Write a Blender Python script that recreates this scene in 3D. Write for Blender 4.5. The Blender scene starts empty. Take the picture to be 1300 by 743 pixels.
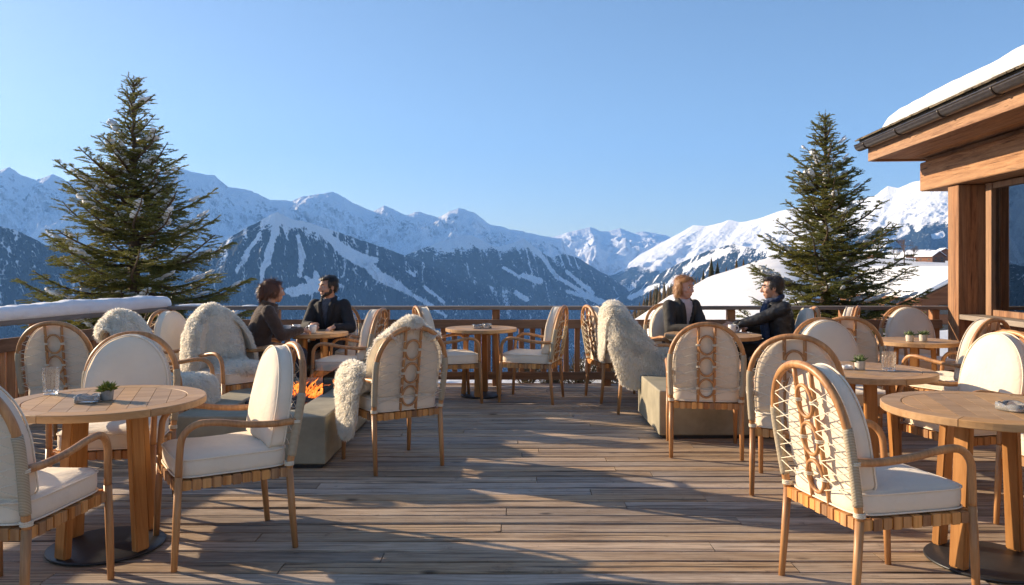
import bpy, bmesh, math, random
import numpy as np
from mathutils import Vector, Matrix, Quaternion
R = math.radians
PI = math.pi
random.seed(7)
scene = bpy.context.scene
COL = scene.collection

# ------------------------------------------------------------------ helpers
class MB:
    """collects simple shapes and links them as one mesh object"""
    def __init__(self):
        self.v = []; self.f = []; self.sm = []; self.mi = []
    def add(self, verts, faces, smooth=False, mi=0):
        o = len(self.v)
        self.v += [tuple(p) for p in verts]
        self.f += [tuple(i + o for i in f) for f in faces]
        self.sm += [smooth] * len(faces); self.mi += [mi] * len(faces)
    def box(self, c, s, rot=None, mi=0, taper=1.0):
        hx, hy, hz = s[0] / 2, s[1] / 2, s[2] / 2
        pts = []
        for z in (-1, 1):
            k = 1.0 if z < 0 else taper
            for x, y in ((-1, -1), (1, -1), (1, 1), (-1, 1)):
                p = Vector((x * hx * k, y * hy * k, z * hz))
                if rot is not None: p = rot @ p
                pts.append(p + Vector(c))
        self.add(pts, [(3, 2, 1, 0), (4, 5, 6, 7), (0, 1, 5, 4), (1, 2, 6, 5), (2, 3, 7, 6), (3, 0, 4, 7)], False, mi)
    def bar(self, a, b, w, h, up=(0, 0, 1), mi=0):
        a = Vector(a); b = Vector(b); d = (b - a); L = d.length; d.normalize()
        up = Vector(up); x = d.cross(up)
        if x.length < 1e-4: x = d.cross(Vector((0, 1, 0)))
        x.normalize(); z = x.cross(d)
        m = Matrix((x, d, z)).transposed()
        self.box((a + b) / 2, (w, L, h), m, mi)
    def tube(self, pts, r, n=10, closed=False, mi=0, caps=True, flat=None):
        pts = [Vector(p) for p in pts]; N = len(pts)
        rr = r if isinstance(r, (list, tuple)) else [r] * N
        T = []
        for i in range(N):
            if closed: t = pts[(i + 1) % N] - pts[(i - 1) % N]
            else: t = pts[min(i + 1, N - 1)] - pts[max(i - 1, 0)]
            T.append(t.normalized())
        ref = Vector((0, 0, 1)) if abs(T[0].z) < .9 else Vector((1, 0, 0))
        nx = (ref - T[0] * ref.dot(T[0])).normalized()
        V = []
        for i in range(N):
            if i: 
                nx = T[i - 1].rotation_difference(T[i]) @ nx
                nx = (nx - T[i] * nx.dot(T[i])).normalized()
            ny = T[i].cross(nx)
            for k in range(n):
                a = 2 * PI * k / n
                V.append(pts[i] + (nx * math.cos(a) + ny * math.sin(a) * (flat or 1)) * rr[i])
        F = []
        for i in range(N if closed else N - 1):
            j = (i + 1) % N
            for k in range(n):
                F.append((i * n + k, i * n + (k + 1) % n, j * n + (k + 1) % n, j * n + k))
        if caps and not closed:
            F.append(tuple(range(n - 1, -1, -1))); F.append(tuple((N - 1) * n + k for k in range(n)))
        self.add(V, F, True, mi)
    def lathe(self, prof, c=(0, 0, 0), n=24, mi=0, sx=1, sy=1):
        V = []; F = []; N = len(prof)
        for r, z in prof:
            for k in range(n):
                a = 2 * PI * k / n
                V.append((c[0] + r * math.cos(a) * sx, c[1] + r * math.sin(a) * sy, c[2] + z))
        for i in range(N - 1):
            for k in range(n):
                F.append((i * n + k, i * n + (k + 1) % n, (i + 1) * n + (k + 1) % n, (i + 1) * n + k))
        if prof[0][0] > 1e-5: F.append(tuple(range(n - 1, -1, -1)))
        if prof[-1][0] > 1e-5: F.append(tuple((N - 1) * n + k for k in range(n)))
        self.add(V, F, True, mi)
    def loft(self, rings, mi=0, smooth=True):
        n = len(rings[0]); V = []; F = []
        for r in rings: V += r
        for i in range(len(rings) - 1):
            for k in range(n):
                F.append((i * n + k, i * n + (k + 1) % n, (i + 1) * n + (k + 1) % n, (i + 1) * n + k))
        F.append(tuple(range(n - 1, -1, -1))); F.append(tuple((len(rings) - 1) * n + k for k in range(n)))
        self.add(V, F, smooth, mi)
    def ball(self, c, r, mi=0, nu=14, nv=9, rot=None):
        if not isinstance(r, (tuple, list)): r = (r, r, r)
        V = [];F = []
        for j in range(nv + 1):
            th = PI * j / nv
            if j in (0, nv):
                V.append(Vector((0, 0, math.cos(th)))); continue
            for k in range(nu):
                a = 2 * PI * k / nu
                V.append(Vector((math.sin(th) * math.cos(a), math.sin(th) * math.sin(a), math.cos(th))))
        def idx(j, k): return 0 if j == 0 else (1 + (nv - 1) * nu if j == nv else 1 + (j - 1) * nu + k % nu)
        for j in range(nv):
            for k in range(nu):
                if j == 0: F.append((0, idx(1, k), idx(1, k + 1)))
                elif j == nv - 1: F.append((idx(j, k), idx(nv, 0), idx(j, k + 1)))
                else: F.append((idx(j, k), idx(j + 1, k), idx(j + 1, k + 1), idx(j, k + 1)))
        P = []
        for v in V:
            p = Vector((v.x * r[0], v.y * r[1], v.z * r[2]))
            if rot is not None: p = rot @ p
            P.append(p + Vector(c))
        self.add(P, F, True, mi)
    def mesh(self, name, mats):
        me = bpy.data.meshes.new(name)
        me.from_pydata(self.v, [], self.f)
        if not isinstance(mats, (list, tuple)): mats = [mats]
        for m in mats: me.materials.append(m)
        me.polygons.foreach_set('use_smooth', self.sm)
        me.polygons.foreach_set('material_index', self.mi)
        me.update()
        return me
    def build(self, name, mats, parent=None, bevel=0, seg=2, fix=False):
        me = self.mesh(name, mats)
        if fix: fix_normals(me)
        o = link(name, me, parent)
        if bevel:
            b = o.modifiers.new('bevel', 'BEVEL'); b.width = bevel; b.segments = seg; b.limit_method = 'ANGLE'; b.angle_limit = R(40)
        return o

def fix_normals(me):
    bm = bmesh.new(); bm.from_mesh(me); bmesh.ops.recalc_face_normals(bm, faces=bm.faces); bm.to_mesh(me); bm.free()

def link(name, data, parent=None, loc=None, rz=None):
    o = bpy.data.objects.new(name, data); COL.objects.link(o)
    if parent is not None: o.parent = parent
    if loc is not None: o.location = loc
    if rz is not None: o.rotation_euler = (0, 0, R(rz))
    return o

def thing(name, label, cat, loc=(0, 0, 0), rz=0, group=None, data=None):
    o = link(name, data, None, loc, rz)
    return tag(o, label, cat, group)

def tag(o, label, cat, group=None, kind=None):
    o['label'] = label; o['category'] = cat
    if group: o['group'] = group
    if kind: o['kind'] = kind
    return o

def struct(o):
    o['kind'] = 'structure'; return o

def copy_tree(o, parent=None):
    c = o.copy(); COL.objects.link(c)
    if parent is not None: c.parent = parent
    for ch in list(o.children): copy_tree(ch, c)
    return c

def np_mesh(name, V, F, mats, smooth=False, attrs=None):
    """V (n,3) array, F (m,k) int array with k constant"""
    me = bpy.data.meshes.new(name)
    V = np.asarray(V, dtype=np.float32); F = np.asarray(F, dtype=np.int32)
    k = F.shape[1]
    me.vertices.add(len(V)); me.vertices.foreach_set('co', V.ravel())
    me.loops.add(F.size); me.loops.foreach_set('vertex_index', F.ravel())
    me.polygons.add(len(F))
    me.polygons.foreach_set('loop_start', np.arange(0, F.size, k, dtype=np.int32))
    me.polygons.foreach_set('loop_total', np.full(len(F), k, dtype=np.int32))
    me.polygons.foreach_set('use_smooth', np.full(len(F), bool(smooth)))
    for m in (mats if isinstance(mats, (list, tuple)) else [mats]): me.materials.append(m)
    me.update(calc_edges=True)
    for nme, a in (attrs or {}).items():
        at = me.attributes.new(nme, 'FLOAT', 'POINT'); at.data.foreach_set('value', np.asarray(a, dtype=np.float32).ravel())
    return me

def grid_faces(nu, nv):
    i = np.arange((nu - 1) * (nv - 1)); r = i // (nv - 1); c = i % (nv - 1)
    a = r * nv + c
    return np.stack([a, a + 1, a + nv + 1, a + nv], 1)

# numpy gradient noise
def _h(ix, iy, seed):
    with np.errstate(over='ignore'):
        h = (ix.astype(np.int64) * 374761393 + iy.astype(np.int64) * 668265263 + seed * 1274126177) & 0xffffffff
        h = ((h ^ (h >> 13)) * 1274126177) & 0xffffffff
        h = h ^ (h >> 16)
    return h
def gnoise(x, y, seed=0):
    x = np.asarray(x, float); y = np.asarray(y, float); x, y = np.broadcast_arrays(x, y)
    ix = np.floor(x); iy = np.floor(y); fx = x - ix; fy = y - iy
    def g(dx, dy):
        a = _h(ix + dx, iy + dy, seed) / 4294967296.0 * 2 * PI
        return np.cos(a) * (fx - dx) + np.sin(a) * (fy - dy)
    u = fx * fx * fx * (fx * (fx * 6 - 15) + 10); v = fy * fy * fy * (fy * (fy * 6 - 15) + 10)
    a = g(0, 0) * (1 - u) + g(1, 0) * u; b = g(0, 1) * (1 - u) + g(1, 1) * u
    return (a * (1 - v) + b * v) * 1.5
def fbm(x, y, o=5, seed=0, gain=.5):
    s = 0; a = 1; n = 0
    for i in range(o):
        s = s + a * gnoise(np.asarray(x) * 2 ** i, np.asarray(y) * 2 ** i, seed + i * 17); n += a; a *= gain
    return s / n
def ridged(x, y, o=5, seed=0, gain=.5):
    s = 0; a = 1; n = 0; w = 1
    for i in range(o):
        r = (1 - np.abs(gnoise(np.asarray(x) * 2 ** i, np.asarray(y) * 2 ** i, seed + i * 31))) ** 2
        s = s + a * r * w; n += a; a *= gain; w = np.clip(r * 1.6, 0, 1)
    return s / n
def sstep(a, b, x):
    t = np.clip((x - a) / (b - a), 0, 1); return t * t * (3 - 2 * t)

# ------------------------------------------------------------------ materials
class NT:
    def __init__(self, name):
        self.m = bpy.data.materials.new(name); self.m.use_nodes = True
        self.t = self.m.node_tree; self.t.nodes.clear()
        self.out = self.n('ShaderNodeOutputMaterial')
    def n(self, t, **kw):
        nd = self.t.nodes.new(t)
        for k, v in kw.items():
            if k.startswith('i_'):
                key = k[2:]; key = int(key) if key.isdigit() else key.replace('_', ' ')
                nd.inputs[key].default_value = v
            else: setattr(nd, k, v)
        return nd
    def l(self, a, b): self.t.links.new(a, b)
    def coord(self, out='Object', scale=(1, 1, 1), rot=(0, 0, 0)):
        c = self.n('ShaderNodeTexCoord'); mp = self.n('ShaderNodeMapping')
        mp.inputs['Scale'].default_value = scale; mp.inputs['Rotation'].default_value = rot
        self.l(c.outputs[out], mp.inputs['Vector']); return mp.outputs['Vector']
    def noise(self, vec, scale=5, detail=4, rough=.5, dist=0):
        nd = self.n('ShaderNodeTexNoise'); nd.inputs['Scale'].default_value = scale; nd.inputs['Detail'].default_value = detail
        nd.inputs['Roughness'].default_value = rough; nd.inputs['Distortion'].default_value = dist
        if vec is not None: self.l(vec, nd.inputs['Vector'])
        return nd.outputs['Fac']
    def ramp(self, fac, stops, interp='LINEAR'):
        r = self.n('ShaderNodeValToRGB'); r.color_ramp.interpolation = interp
        e = r.color_ramp.elements
        while len(e) < len(stops): e.new(.5)
        for k, (p, c) in enumerate(stops):
            e[k].position = p; e[k].color = (*c, 1) if len(c) == 3 else c
        self.l(fac, r.inputs['Fac']); return r.outputs['Color']
    def mix(self, fac, a, b, mode='MIX'):
        x = self.n('ShaderNodeMix', data_type='RGBA', blend_type=mode)
        if isinstance(fac, (int, float)): x.inputs[0].default_value = fac
        else: self.l(fac, x.inputs[0])
        for s, v in ((6, a), (7, b)):
            if isinstance(v, (tuple, list)): x.inputs[s].default_value = (*v, 1) if len(v) == 3 else v
            else: self.l(v, x.inputs[s])
        return x.outputs[2]
    def math(self, op, a, b=None, clamp=False):
        x = self.n('ShaderNodeMath', operation=op); x.use_clamp = clamp
        for s, v in ((0, a), (1, b)):
            if v is None: continue
            if isinstance(v, (int, float)): x.inputs[s].default_value = v
            else: self.l(v, x.inputs[s])
        return x.outputs[0]
    def bsdf(self, color, rough=.6, bump=None, bstr=.3, bdist=.01, **kw):
        b = self.n('ShaderNodeBsdfPrincipled')
        if isinstance(color, (tuple, list)): b.inputs['Base Color'].default_value = (*color, 1)
        else: self.l(color, b.inputs['Base Color'])
        if isinstance(rough, (int, float)): b.inputs['Roughness'].default_value = rough
        else: self.l(rough, b.inputs['Roughness'])
        for k, v in kw.items(): b.inputs[k.replace('_', ' ')].default_value = v
        if bump is not None:
            bp = self.n('ShaderNodeBump'); bp.inputs['Strength'].default_value = bstr; bp.inputs['Distance'].default_value = bdist
            self.l(bump, bp.inputs['Height']); self.l(bp.outputs['Normal'], b.inputs['Normal'])
        self.l(b.outputs[0], self.out.inputs['Surface']); return b

def wood(name, dark, light, axis='Z', grain=14, rough=.6, island=.25, bstr=.25, obj_var=.15, weather=0, wcol=(.25, .22, .2), spec=.3, knots=0, cracks=0):
    k = NT(name)
    st = {'X': (.06, 1, 1), 'Y': (1, .06, 1), 'Z': (1, 1, .06)}[axis]
    geo = k.n('ShaderNodeNewGeometry'); oi = k.n('ShaderNodeObjectInfo')
    rnd = k.math('ADD', geo.outputs['Random Per Island'], oi.outputs['Random'])
    c = k.n('ShaderNodeTexCoord')
    off = k.n('ShaderNodeVectorMath', operation='MULTIPLY_ADD')
    cmb = k.n('ShaderNodeCombineXYZ'); 
    for i in range(3): k.l(k.math('MULTIPLY', rnd, 37.0 + 11 * i), cmb.inputs[i])
    ad = k.n('ShaderNodeVectorMath', operation='ADD'); k.l(c.outputs['Object'], ad.inputs[0]); k.l(cmb.outputs[0], ad.inputs[1])
    mp = k.n('ShaderNodeMapping'); mp.inputs['Scale'].default_value = st; k.l(ad.outputs[0], mp.inputs['Vector'])
    n1 = k.noise(mp.outputs[0], grain, 6, .65, .6)
    n2 = k.noise(mp.outputs[0], grain * 6, 3, .6)
    f = k.math('ADD', k.math('MULTIPLY', n1, .7), k.math('MULTIPLY', n2, .3))
    colr = k.ramp(f, [(.36, dark), (.63, light)])
    if knots:
        vo = k.n('ShaderNodeTexVoronoi'); vo.inputs['Scale'].default_value = knots
        mp2 = k.n('ShaderNodeMapping'); mp2.inputs['Scale'].default_value = tuple(.35 if s < .5 else 1 for s in st); k.l(ad.outputs[0], mp2.inputs['Vector'])
        k.l(mp2.outputs[0], vo.inputs['Vector'])
        kn = k.ramp(vo.outputs['Distance'], [(.04, (1, 1, 1)), (.11, (0, 0, 0))])
        colr = k.mix(k.math('MULTIPLY', kn, .75), colr, tuple(x * .35 for x in dark))
    if cracks:
        mp3 = k.n('ShaderNodeMapping'); mp3.inputs['Scale'].default_value = tuple(.03 if q < .5 else 1 for q in st); k.l(ad.outputs[0], mp3.inputs['Vector'])
        crk = k.ramp(k.noise(mp3.outputs[0], grain * 2.6, 3, .55, .4), [(.63, (0, 0, 0)), (.67, (1, 1, 1))])
        colr = k.mix(k.math('MULTIPLY', crk, cracks), colr, tuple(x * .3 for x in dark)); f = k.math('SUBTRACT', f, k.math('MULTIPLY', crk, .8))
        sp = k.ramp(k.noise(ad.outputs[0], 7, 7, .8), [(.58, (0, 0, 0)), (.70, (1, 1, 1))]); colr = k.mix(k.math('MULTIPLY', sp, .55), colr, tuple(x * .8 for x in dark))
    if weather:
        w = k.noise(k.coord('Object', st), 3.5, 5, .6, .4)
        colr = k.mix(k.math('MULTIPLY', k.ramp(w, [(.42, (0, 0, 0)), (.62, (1, 1, 1))]), weather), colr, wcol)
    hv = k.n('ShaderNodeHueSaturation')
    fr = k.math('FRACT', k.math('MULTIPLY', geo.outputs['Random Per Island'], 7.31))
    v = k.math('ADD', k.math('MULTIPLY', fr, island * 2), k.math('MULTIPLY', oi.outputs['Random'], obj_var * 2))
    k.l(k.math('ADD', v, 1 - island - obj_var), hv.inputs['Value'])
    k.l(k.math('ADD', k.math('MULTIPLY', fr, .2), .9), hv.inputs['Saturation'])
    k.l(colr, hv.inputs['Color'])
    k.bsdf(hv.outputs[0], rough, f, bstr, .004, Specular_IOR_Level=spec)
    return k.m

def plain(name, color, rough=.6, nscale=30, namp=.15, bstr=.15, bdist=.003, **kw):
    k = NT(name); n = k.noise(k.coord(), nscale, 4, .6)
    c = k.ramp(n, [(.3, tuple(x * (1 - namp) for x in color)), (.7, tuple(min(1, x * (1 + namp)) for x in color))])
    k.bsdf(c, rough, n, bstr, bdist, **kw); return k.m

def fabric(name, color, scale=420, bstr=.25):
    k = NT(name); v = k.coord()
    w1 = k.n('ShaderNodeTexWave', wave_type='BANDS', bands_direction='X'); w1.inputs['Scale'].default_value = scale / 4; k.l(v, w1.inputs['Vector'])
    w2 = k.n('ShaderNodeTexWave', wave_type='BANDS', bands_direction='Z'); w2.inputs['Scale'].default_value = scale / 4; k.l(v, w2.inputs['Vector'])
    big = k.noise(v, 7, 3, .5); fine = k.noise(v, 180, 3, .6)
    h = k.math('ADD', k.math('MULTIPLY', k.math('ADD', w1.outputs['Fac'], w2.outputs['Fac']), .25), k.math('MULTIPLY', fine, .6))
    oi = k.n('ShaderNodeObjectInfo')
    c = k.ramp(big, [(.3, tuple(x * .93 for x in color)), (.7, color)])
    hv = k.n('ShaderNodeHueSaturation'); k.l(c, hv.inputs['Color']); k.l(k.math('ADD', k.math('MULTIPLY', oi.outputs['Random'], .08), .95), hv.inputs['Value'])
    hh = k.math('ADD', k.math('MULTIPLY', h, .10), k.math('ADD', k.noise(v, 9, 2, .5), k.math('MULTIPLY', k.noise(v, 20, 3, .55, 1.8), .38)))
    b = k.bsdf(hv.outputs[0], .9, hh, bstr, .035, Sheen_Weight=.25, Sheen_Roughness=.5, Specular_IOR_Level=.2)
    return k.m
M = {}
M['cane'] = wood('cane_wood', (.33, .135, .040), (.64, .31, .105), 'Z', 16, .42, .12, .12, .06, spec=.45)
M['strap'] = wood('woven_strap', (.26, .10, .035), (.66, .36, .15), 'Z', 10, .5, .38, .2, .05)
M['cord'] = plain('pale_cord', (.72, .64, .5), .8, 300, .2)
M['wrap'] = None
M['linen'] = fabric('cream_linen', (.86, .745, .59))
M['piping'] = plain('cream_piping', (.86, .745, .59), .85, 200, .1)
M['table'] = wood('oak_table', (.36, .20, .09), (.56, .345, .175), 'X', 9, .5, .16, .15, .05, weather=.25, wcol=(.42, .32, .21))
M['table_leg'] = wood('oak_leg', (.26, .115, .042), (.48, .25, .105), 'Z', 9, .5, .1, .15, .05, knots=4)
M['black_metal'] = plain('black_steel', (.02, .02, .022), .45, 60, .3)
def deckmat():
    k = NT('weathered_deck')
    geo = k.n('ShaderNodeNewGeometry'); c = k.n('ShaderNodeTexCoord'); rnd = geo.outputs['Random Per Island']
    cmb = k.n('ShaderNodeCombineXYZ')
    for i in range(3): k.l(k.math('MULTIPLY', rnd, 53.0 + 17 * i), cmb.inputs[i])
    ad = k.n('ShaderNodeVectorMath', operation='ADD'); k.l(c.outputs['Object'], ad.inputs[0]); k.l(cmb.outputs[0], ad.inputs[1])
    mp = k.n('ShaderNodeMapping'); mp.inputs['Scale'].default_value = (.05, 1, 1); k.l(ad.outputs[0], mp.inputs['Vector'])
    g1 = k.noise(mp.outputs[0], 26, 7, .7, .8); g2 = k.noise(mp.outputs[0], 120, 4, .7)
    f = k.math('ADD', k.math('MULTIPLY', g1, .62), k.math('MULTIPLY', g2, .38))
    col = k.ramp(f, [(.30, (.145, .09, .055)), (.5, (.42, .298, .198)), (.68, (.67, .52, .37))])
    blot = k.noise(c.outputs['Object'], 2.2, 6, .65, .5)
    col = k.mix(k.math('MULTIPLY', k.ramp(blot, [(.45, (0, 0, 0)), (.7, (1, 1, 1))]), .55), col, (.53, .425, .32))
    st = k.noise(ad.outputs[0], 9, 6, .75)
    col = k.mix(k.math('MULTIPLY', k.ramp(st, [(.6, (0, 0, 0)), (.72, (1, 1, 1))]), .6), col, (.05, .033, .022))
    # long drying cracks
    mp3 = k.n('ShaderNodeMapping'); mp3.inputs['Scale'].default_value = (.02, 1, 1); k.l(ad.outputs[0], mp3.inputs['Vector'])
    cr = k.ramp(k.noise(mp3.outputs[0], 42, 2, .5, .3), [(.62, (0, 0, 0)), (.655, (1, 1, 1))])
    col = k.mix(k.math('MULTIPLY', cr, .8), col, (.03, .02, .013))
    mp4 = k.n('ShaderNodeMapping'); mp4.inputs['Scale'].default_value = (.016, 1, 1); k.l(ad.outputs[0], mp4.inputs['Vector'])
    gl = k.noise(mp4.outputs[0], 170, 3, .7, .2)
    col = k.mix(k.math('MULTIPLY', k.ramp(gl, [(.5, (0, 0, 0)), (.62, (1, 1, 1))]), .5), col, (.07, .046, .03))
    col = k.mix(k.math('MULTIPLY', k.ramp(gl, [(.34, (1, 1, 1)), (.46, (0, 0, 0))]), .3), col, (.62, .51, .39))
    mp5 = k.n('ShaderNodeMapping'); mp5.inputs['Scale'].default_value = (.45, 1, 1); k.l(ad.outputs[0], mp5.inputs['Vector'])
    vk = k.n('ShaderNodeTexVoronoi'); vk.inputs['Scale'].default_value = 3.2; k.l(mp5.outputs[0], vk.inputs['Vector'])
    kn = k.ramp(vk.outputs['Distance'], [(.04, (1, 1, 1)), (.085, (0, 0, 0))]); col = k.mix(k.math('MULTIPLY', kn, .8), col, (.035, .022, .014))
    f = k.math('ADD', f, k.math('MULTIPLY', gl, .6))
    hv = k.n('ShaderNodeHueSaturation'); k.l(col, hv.inputs['Color'])
    fr = k.math('FRACT', k.math('MULTIPLY', rnd, 9.7))
    k.l(k.math('ADD', k.math('MULTIPLY', rnd, .5), .75), hv.inputs['Value']); k.l(k.math('ADD', k.math('MULTIPLY', fr, .5), .7), hv.inputs['Saturation'])
    h = k.math('SUBTRACT', f, k.math('MULTIPLY', cr, .7))
    k.bsdf(hv.outputs[0], k.ramp(g1, [(.3, (.5, .5, .5)), (.7, (.75, .75, .75))]), h, .85, .007, Specular_IOR_Level=.3)
    return k.m
M['deck'] = deckmat()
M['rail'] = wood('larch_rail', (.13, .06, .028), (.36, .19, .09), 'X', 8, .7, .2, .4, .08, weather=.5, wcol=(.22, .16, .115), knots=3)
M['railz'] = wood('larch_upright', (.19, .075, .03), (.52, .25, .105), 'Z', 8, .7, .25, .4, .14, weather=.35, wcol=(.34, .2, .11), knots=3, cracks=.6)
M['railgrey'] = wood('grey_handrail', (.15, .12, .095), (.34, .28, .23), 'X', 8, .7, .15, .4, .05, weather=.5, wcol=(.3, .27, .25))
M['railgreyy'] = wood('grey_siderail', (.13, .11, .095), (.30, .26, .23), 'Y', 8, .7, .15, .4, .05, weather=.5, wcol=(.3, .27, .25))
M['beam'] = wood('larch_beam', (.17, .07, .03), (.50, .265, .13), 'Y', 26, .75, .15, .8, .08, weather=.5, wcol=(.44, .27, .155), knots=2.6, cracks=.85)
M['beamz'] = wood('larch_post', (.13, .052, .024), (.42, .205, .095), 'Z', 24, .75, .12, .8, .05, weather=.6, wcol=(.38, .23, .13), knots=2.6, cracks=.85)
M['concrete'] = plain('olive_concrete', (.31, .275, .195), .75, 3.2, .3, .2, .004)
M['zinc'] = plain('dark_zinc', (.075, .06, .05), .38, 14, .3, Metallic=.6)
M['skin'] = plain('skin', (.50, .27, .18), .5, 60, .08, .05, Subsurface_Weight=.1, Subsurface_Radius=(.02, .008, .004))
M['white_china'] = plain('white_china', (.8, .78, .74), .2, 20, .03)
M['gravel'] = plain('black_lava', (.035, .034, .036), .6, 40, .5, .5, .01)
def wrapmat():
    k = NT('cord_winding'); v = k.coord()
    w = k.n('ShaderNodeTexWave', wave_type='BANDS', bands_direction='Z'); w.inputs['Scale'].default_value = 52; w.inputs['Distortion'].default_value = .6; k.l(v, w.inputs['Vector'])
    c = k.ramp(w.outputs['Fac'], [(.1, (.30, .23, .14)), (.6, (.62, .52, .37))])
    k.bsdf(c, .8, w.outputs['Fac'], .6, .004); return k.m
M['wrap'] = wrapmat()
def snowmat(name, sc=6, bd=.03):
    k = NT(name); v = k.coord(); n = k.noise(v, sc, 6, .55); n2 = k.noise(v, sc * 12, 3, .6)
    c = k.ramp(n, [(.3, (.78, .80, .84)), (.7, (.86, .87, .88))])
    h = k.math('ADD', n, k.math('MULTIPLY', n2, .15))
    k.bsdf(c, .6, h, .5, bd, Specular_IOR_Level=.3, Subsurface_Weight=0); return k.m
M['snow'] = snowmat('snow', 6, .05)
def furmat(name, c1, c2):
    k = NT(name); n = k.noise(k.coord(), 9, 4, .6)
    geo = k.n('ShaderNodeNewGeometry')
    c = k.mix(geo.outputs['Random Per Island'], c1, c2)
    c = k.mix(k.ramp(n, [(.4, (0, 0, 0)), (.65, (1, 1, 1))]), c, tuple(x * .93 for x in c2))
    d = k.n('ShaderNodeBsdfDiffuse'); t = k.n('ShaderNodeBsdfTranslucent'); k.l(c, d.inputs[0]); k.l(c, t.inputs[0])
    m = k.n('ShaderNodeMixShader'); m.inputs[0].default_value = .5; k.l(d.outputs[0], m.inputs[1]); k.l(t.outputs[0], m.inputs[2])
    k.l(m.outputs[0], k.out.inputs['Surface']); return k.m
M['fur'] = furmat('sheepskin_fur', (.98, .92, .80), (.99, .95, .87))
def glassmat(name, tint=(1, 1, 1), rough=.0, ior=1.5):
    k = NT(name); g = k.n('ShaderNodeBsdfGlossy'); g.inputs['Roughness'].default_value = rough; g.inputs['Color'].default_value = (1, 1, 1, 1)
    t = k.n('ShaderNodeBsdfTransparent'); t.inputs['Color'].default_value = (*tint, 1)
    fr = k.n('ShaderNodeFresnel'); fr.inputs['IOR'].default_value = ior
    m = k.n('ShaderNodeMixShader'); k.l(fr.outputs[0], m.inputs[0]); k.l(t.outputs[0], m.inputs[1]); k.l(g.outputs[0], m.inputs[2])
    k.l(m.outputs[0], k.out.inputs['Surface']); return k.m
M['pane'] = glassmat('clear_pane', (.95, .97, .96))
def crystal():
    k = NT('cut_glass'); b = k.bsdf((.98, .98, .97), .06, k.noise(k.coord(), 120, 2, .5), .5, .004, Transmission_Weight=1.0, IOR=1.45); return k.m
M['crystal'] = crystal()
M['window_glass'] = glassmat('window_glass', (.6, .58, .54), 0, 3.4)
HAZE = 6.6e-5
# ------------------------------------------------------------------ camera, sun, sky
F0 = 1000.0; CX = 650.0; HY = 340.0; EYE = 1.40     # photo: focal length in pixels, principal column, horizon row, eye height
cam = bpy.data.cameras.new('camera'); cam.sensor_width = 36; cam.lens = 36 * F0 / 1300
cam.shift_y = -(371.5 - HY) / 1300; cam.clip_start = .05; cam.clip_end = 60000
camo = link('camera', cam, None, (0, 0, EYE)); camo.rotation_euler = (R(90), 0, 0); scene.camera = camo
SUN_EL = R(19.0); SUN_AZ = math.atan2(.41, -.91)        # from the left and a little behind the view
sd = Vector((math.cos(SUN_EL) * math.cos(SUN_AZ), math.cos(SUN_EL) * math.sin(SUN_AZ), math.sin(SUN_EL)))
sun = bpy.data.lights.new('sun', 'SUN'); sun.energy = 5.0; sun.angle = R(.53); sun.color = (1, .80, .56)
so = link('sun', sun, None, (-30, 12, 20)); so.rotation_euler = (-sd).to_track_quat('-Z', 'Y').to_euler()
world = bpy.data.worlds.new('World'); scene.world = world; world.use_nodes = True
wt = world.node_tree; bg = wt.nodes['Background']
sky = wt.nodes.new('ShaderNodeTexSky'); sky.sky_type = 'NISHITA'; sky.sun_disc = False
sky.sun_elevation = SUN_EL; sky.sun_rotation = PI / 2 - SUN_AZ; sky.altitude = 1500; sky.air_density = 1.0; sky.dust_density = 1.7; sky.ozone_density = 1.7
wt.links.new(sky.outputs[0], bg.inputs[0]); bg.inputs['Strength'].default_value = .072
vs = scene.view_settings; vs.view_transform = 'Standard'; vs.look = 'None'; vs.exposure = 1.25; vs.gamma = 1
scene.cycles.use_denoising = True
scene.cycles.max_bounces = 8; scene.cycles.transparent_max_bounces = 24; scene.cycles.volume_bounces = 1
scene.cycles.sample_clamp_indirect = 6; scene.cycles.caustics_reflective = False; scene.cycles.caustics_refractive = False

def ipol(pts, x): return np.interp(x, [p[0] for p in pts], [p[1] for p in pts])

# ------------------------------------------------------------------ mountain material
def mountainmat(name, cell=9.0, treecol=(.010, .019, .024)):
    k = NT(name); c = k.n('ShaderNodeTexCoord'); at = k.n('ShaderNodeAttribute', attribute_name='forest'); ar = k.n('ShaderNodeAttribute', attribute_name='rock')
    mp = k.n('ShaderNodeMapping'); k.l(c.outputs['Object'], mp.inputs['Vector']); mp.inputs['Scale'].default_value = (1, 1, .45)
    vo = k.n('ShaderNodeTexVoronoi'); vo.inputs['Scale'].default_value = 1 / cell; k.l(mp.outputs[0], vo.inputs['Vector'])
    nz = k.noise(mp.outputs[0], 1 / (cell * 4.5), 6, .7)
    st = k.math('ADD', k.math('MULTIPLY', vo.outputs['Distance'], .55), k.math('MULTIPLY', nz, 1.1))
    f = k.math('SUBTRACT', k.math('ADD', k.math('MULTIPLY', at.outputs['Fac'], 1.27), .0), st)
    fm = k.ramp(f, [(.0, (0, 0, 0)), (.16, (1, 1, 1))])
    tree = k.mix(nz, tuple(x * .7 for x in treecol), tuple(x * 1.7 for x in treecol))
    rk = k.math('SUBTRACT', k.math('ADD', ar.outputs['Fac'], k.math('MULTIPLY', k.noise(mp.outputs[0], 1 / (cell * 8), 9, .76), 1.25)), 1.0)
    rm = k.ramp(rk, [(.0, (0, 0, 0)), (.25, (1, 1, 1))])
    col = k.mix(rm, (.82, .84, .87), (.16, .15, .15))
    col = k.mix(fm, col, tree)
    h = k.math('ADD', k.math('MULTIPLY', k.noise(mp.outputs[0], 1 / (cell * 6), 8, .65), 1.0), k.math('MULTIPLY', k.math('MULTIPLY', vo.outputs['Distance'], fm), -.25))
    k.bsdf(col, .85, h, 1.0, cell * 2.2, Specular_IOR_Level=.1)
    return k.m
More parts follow.
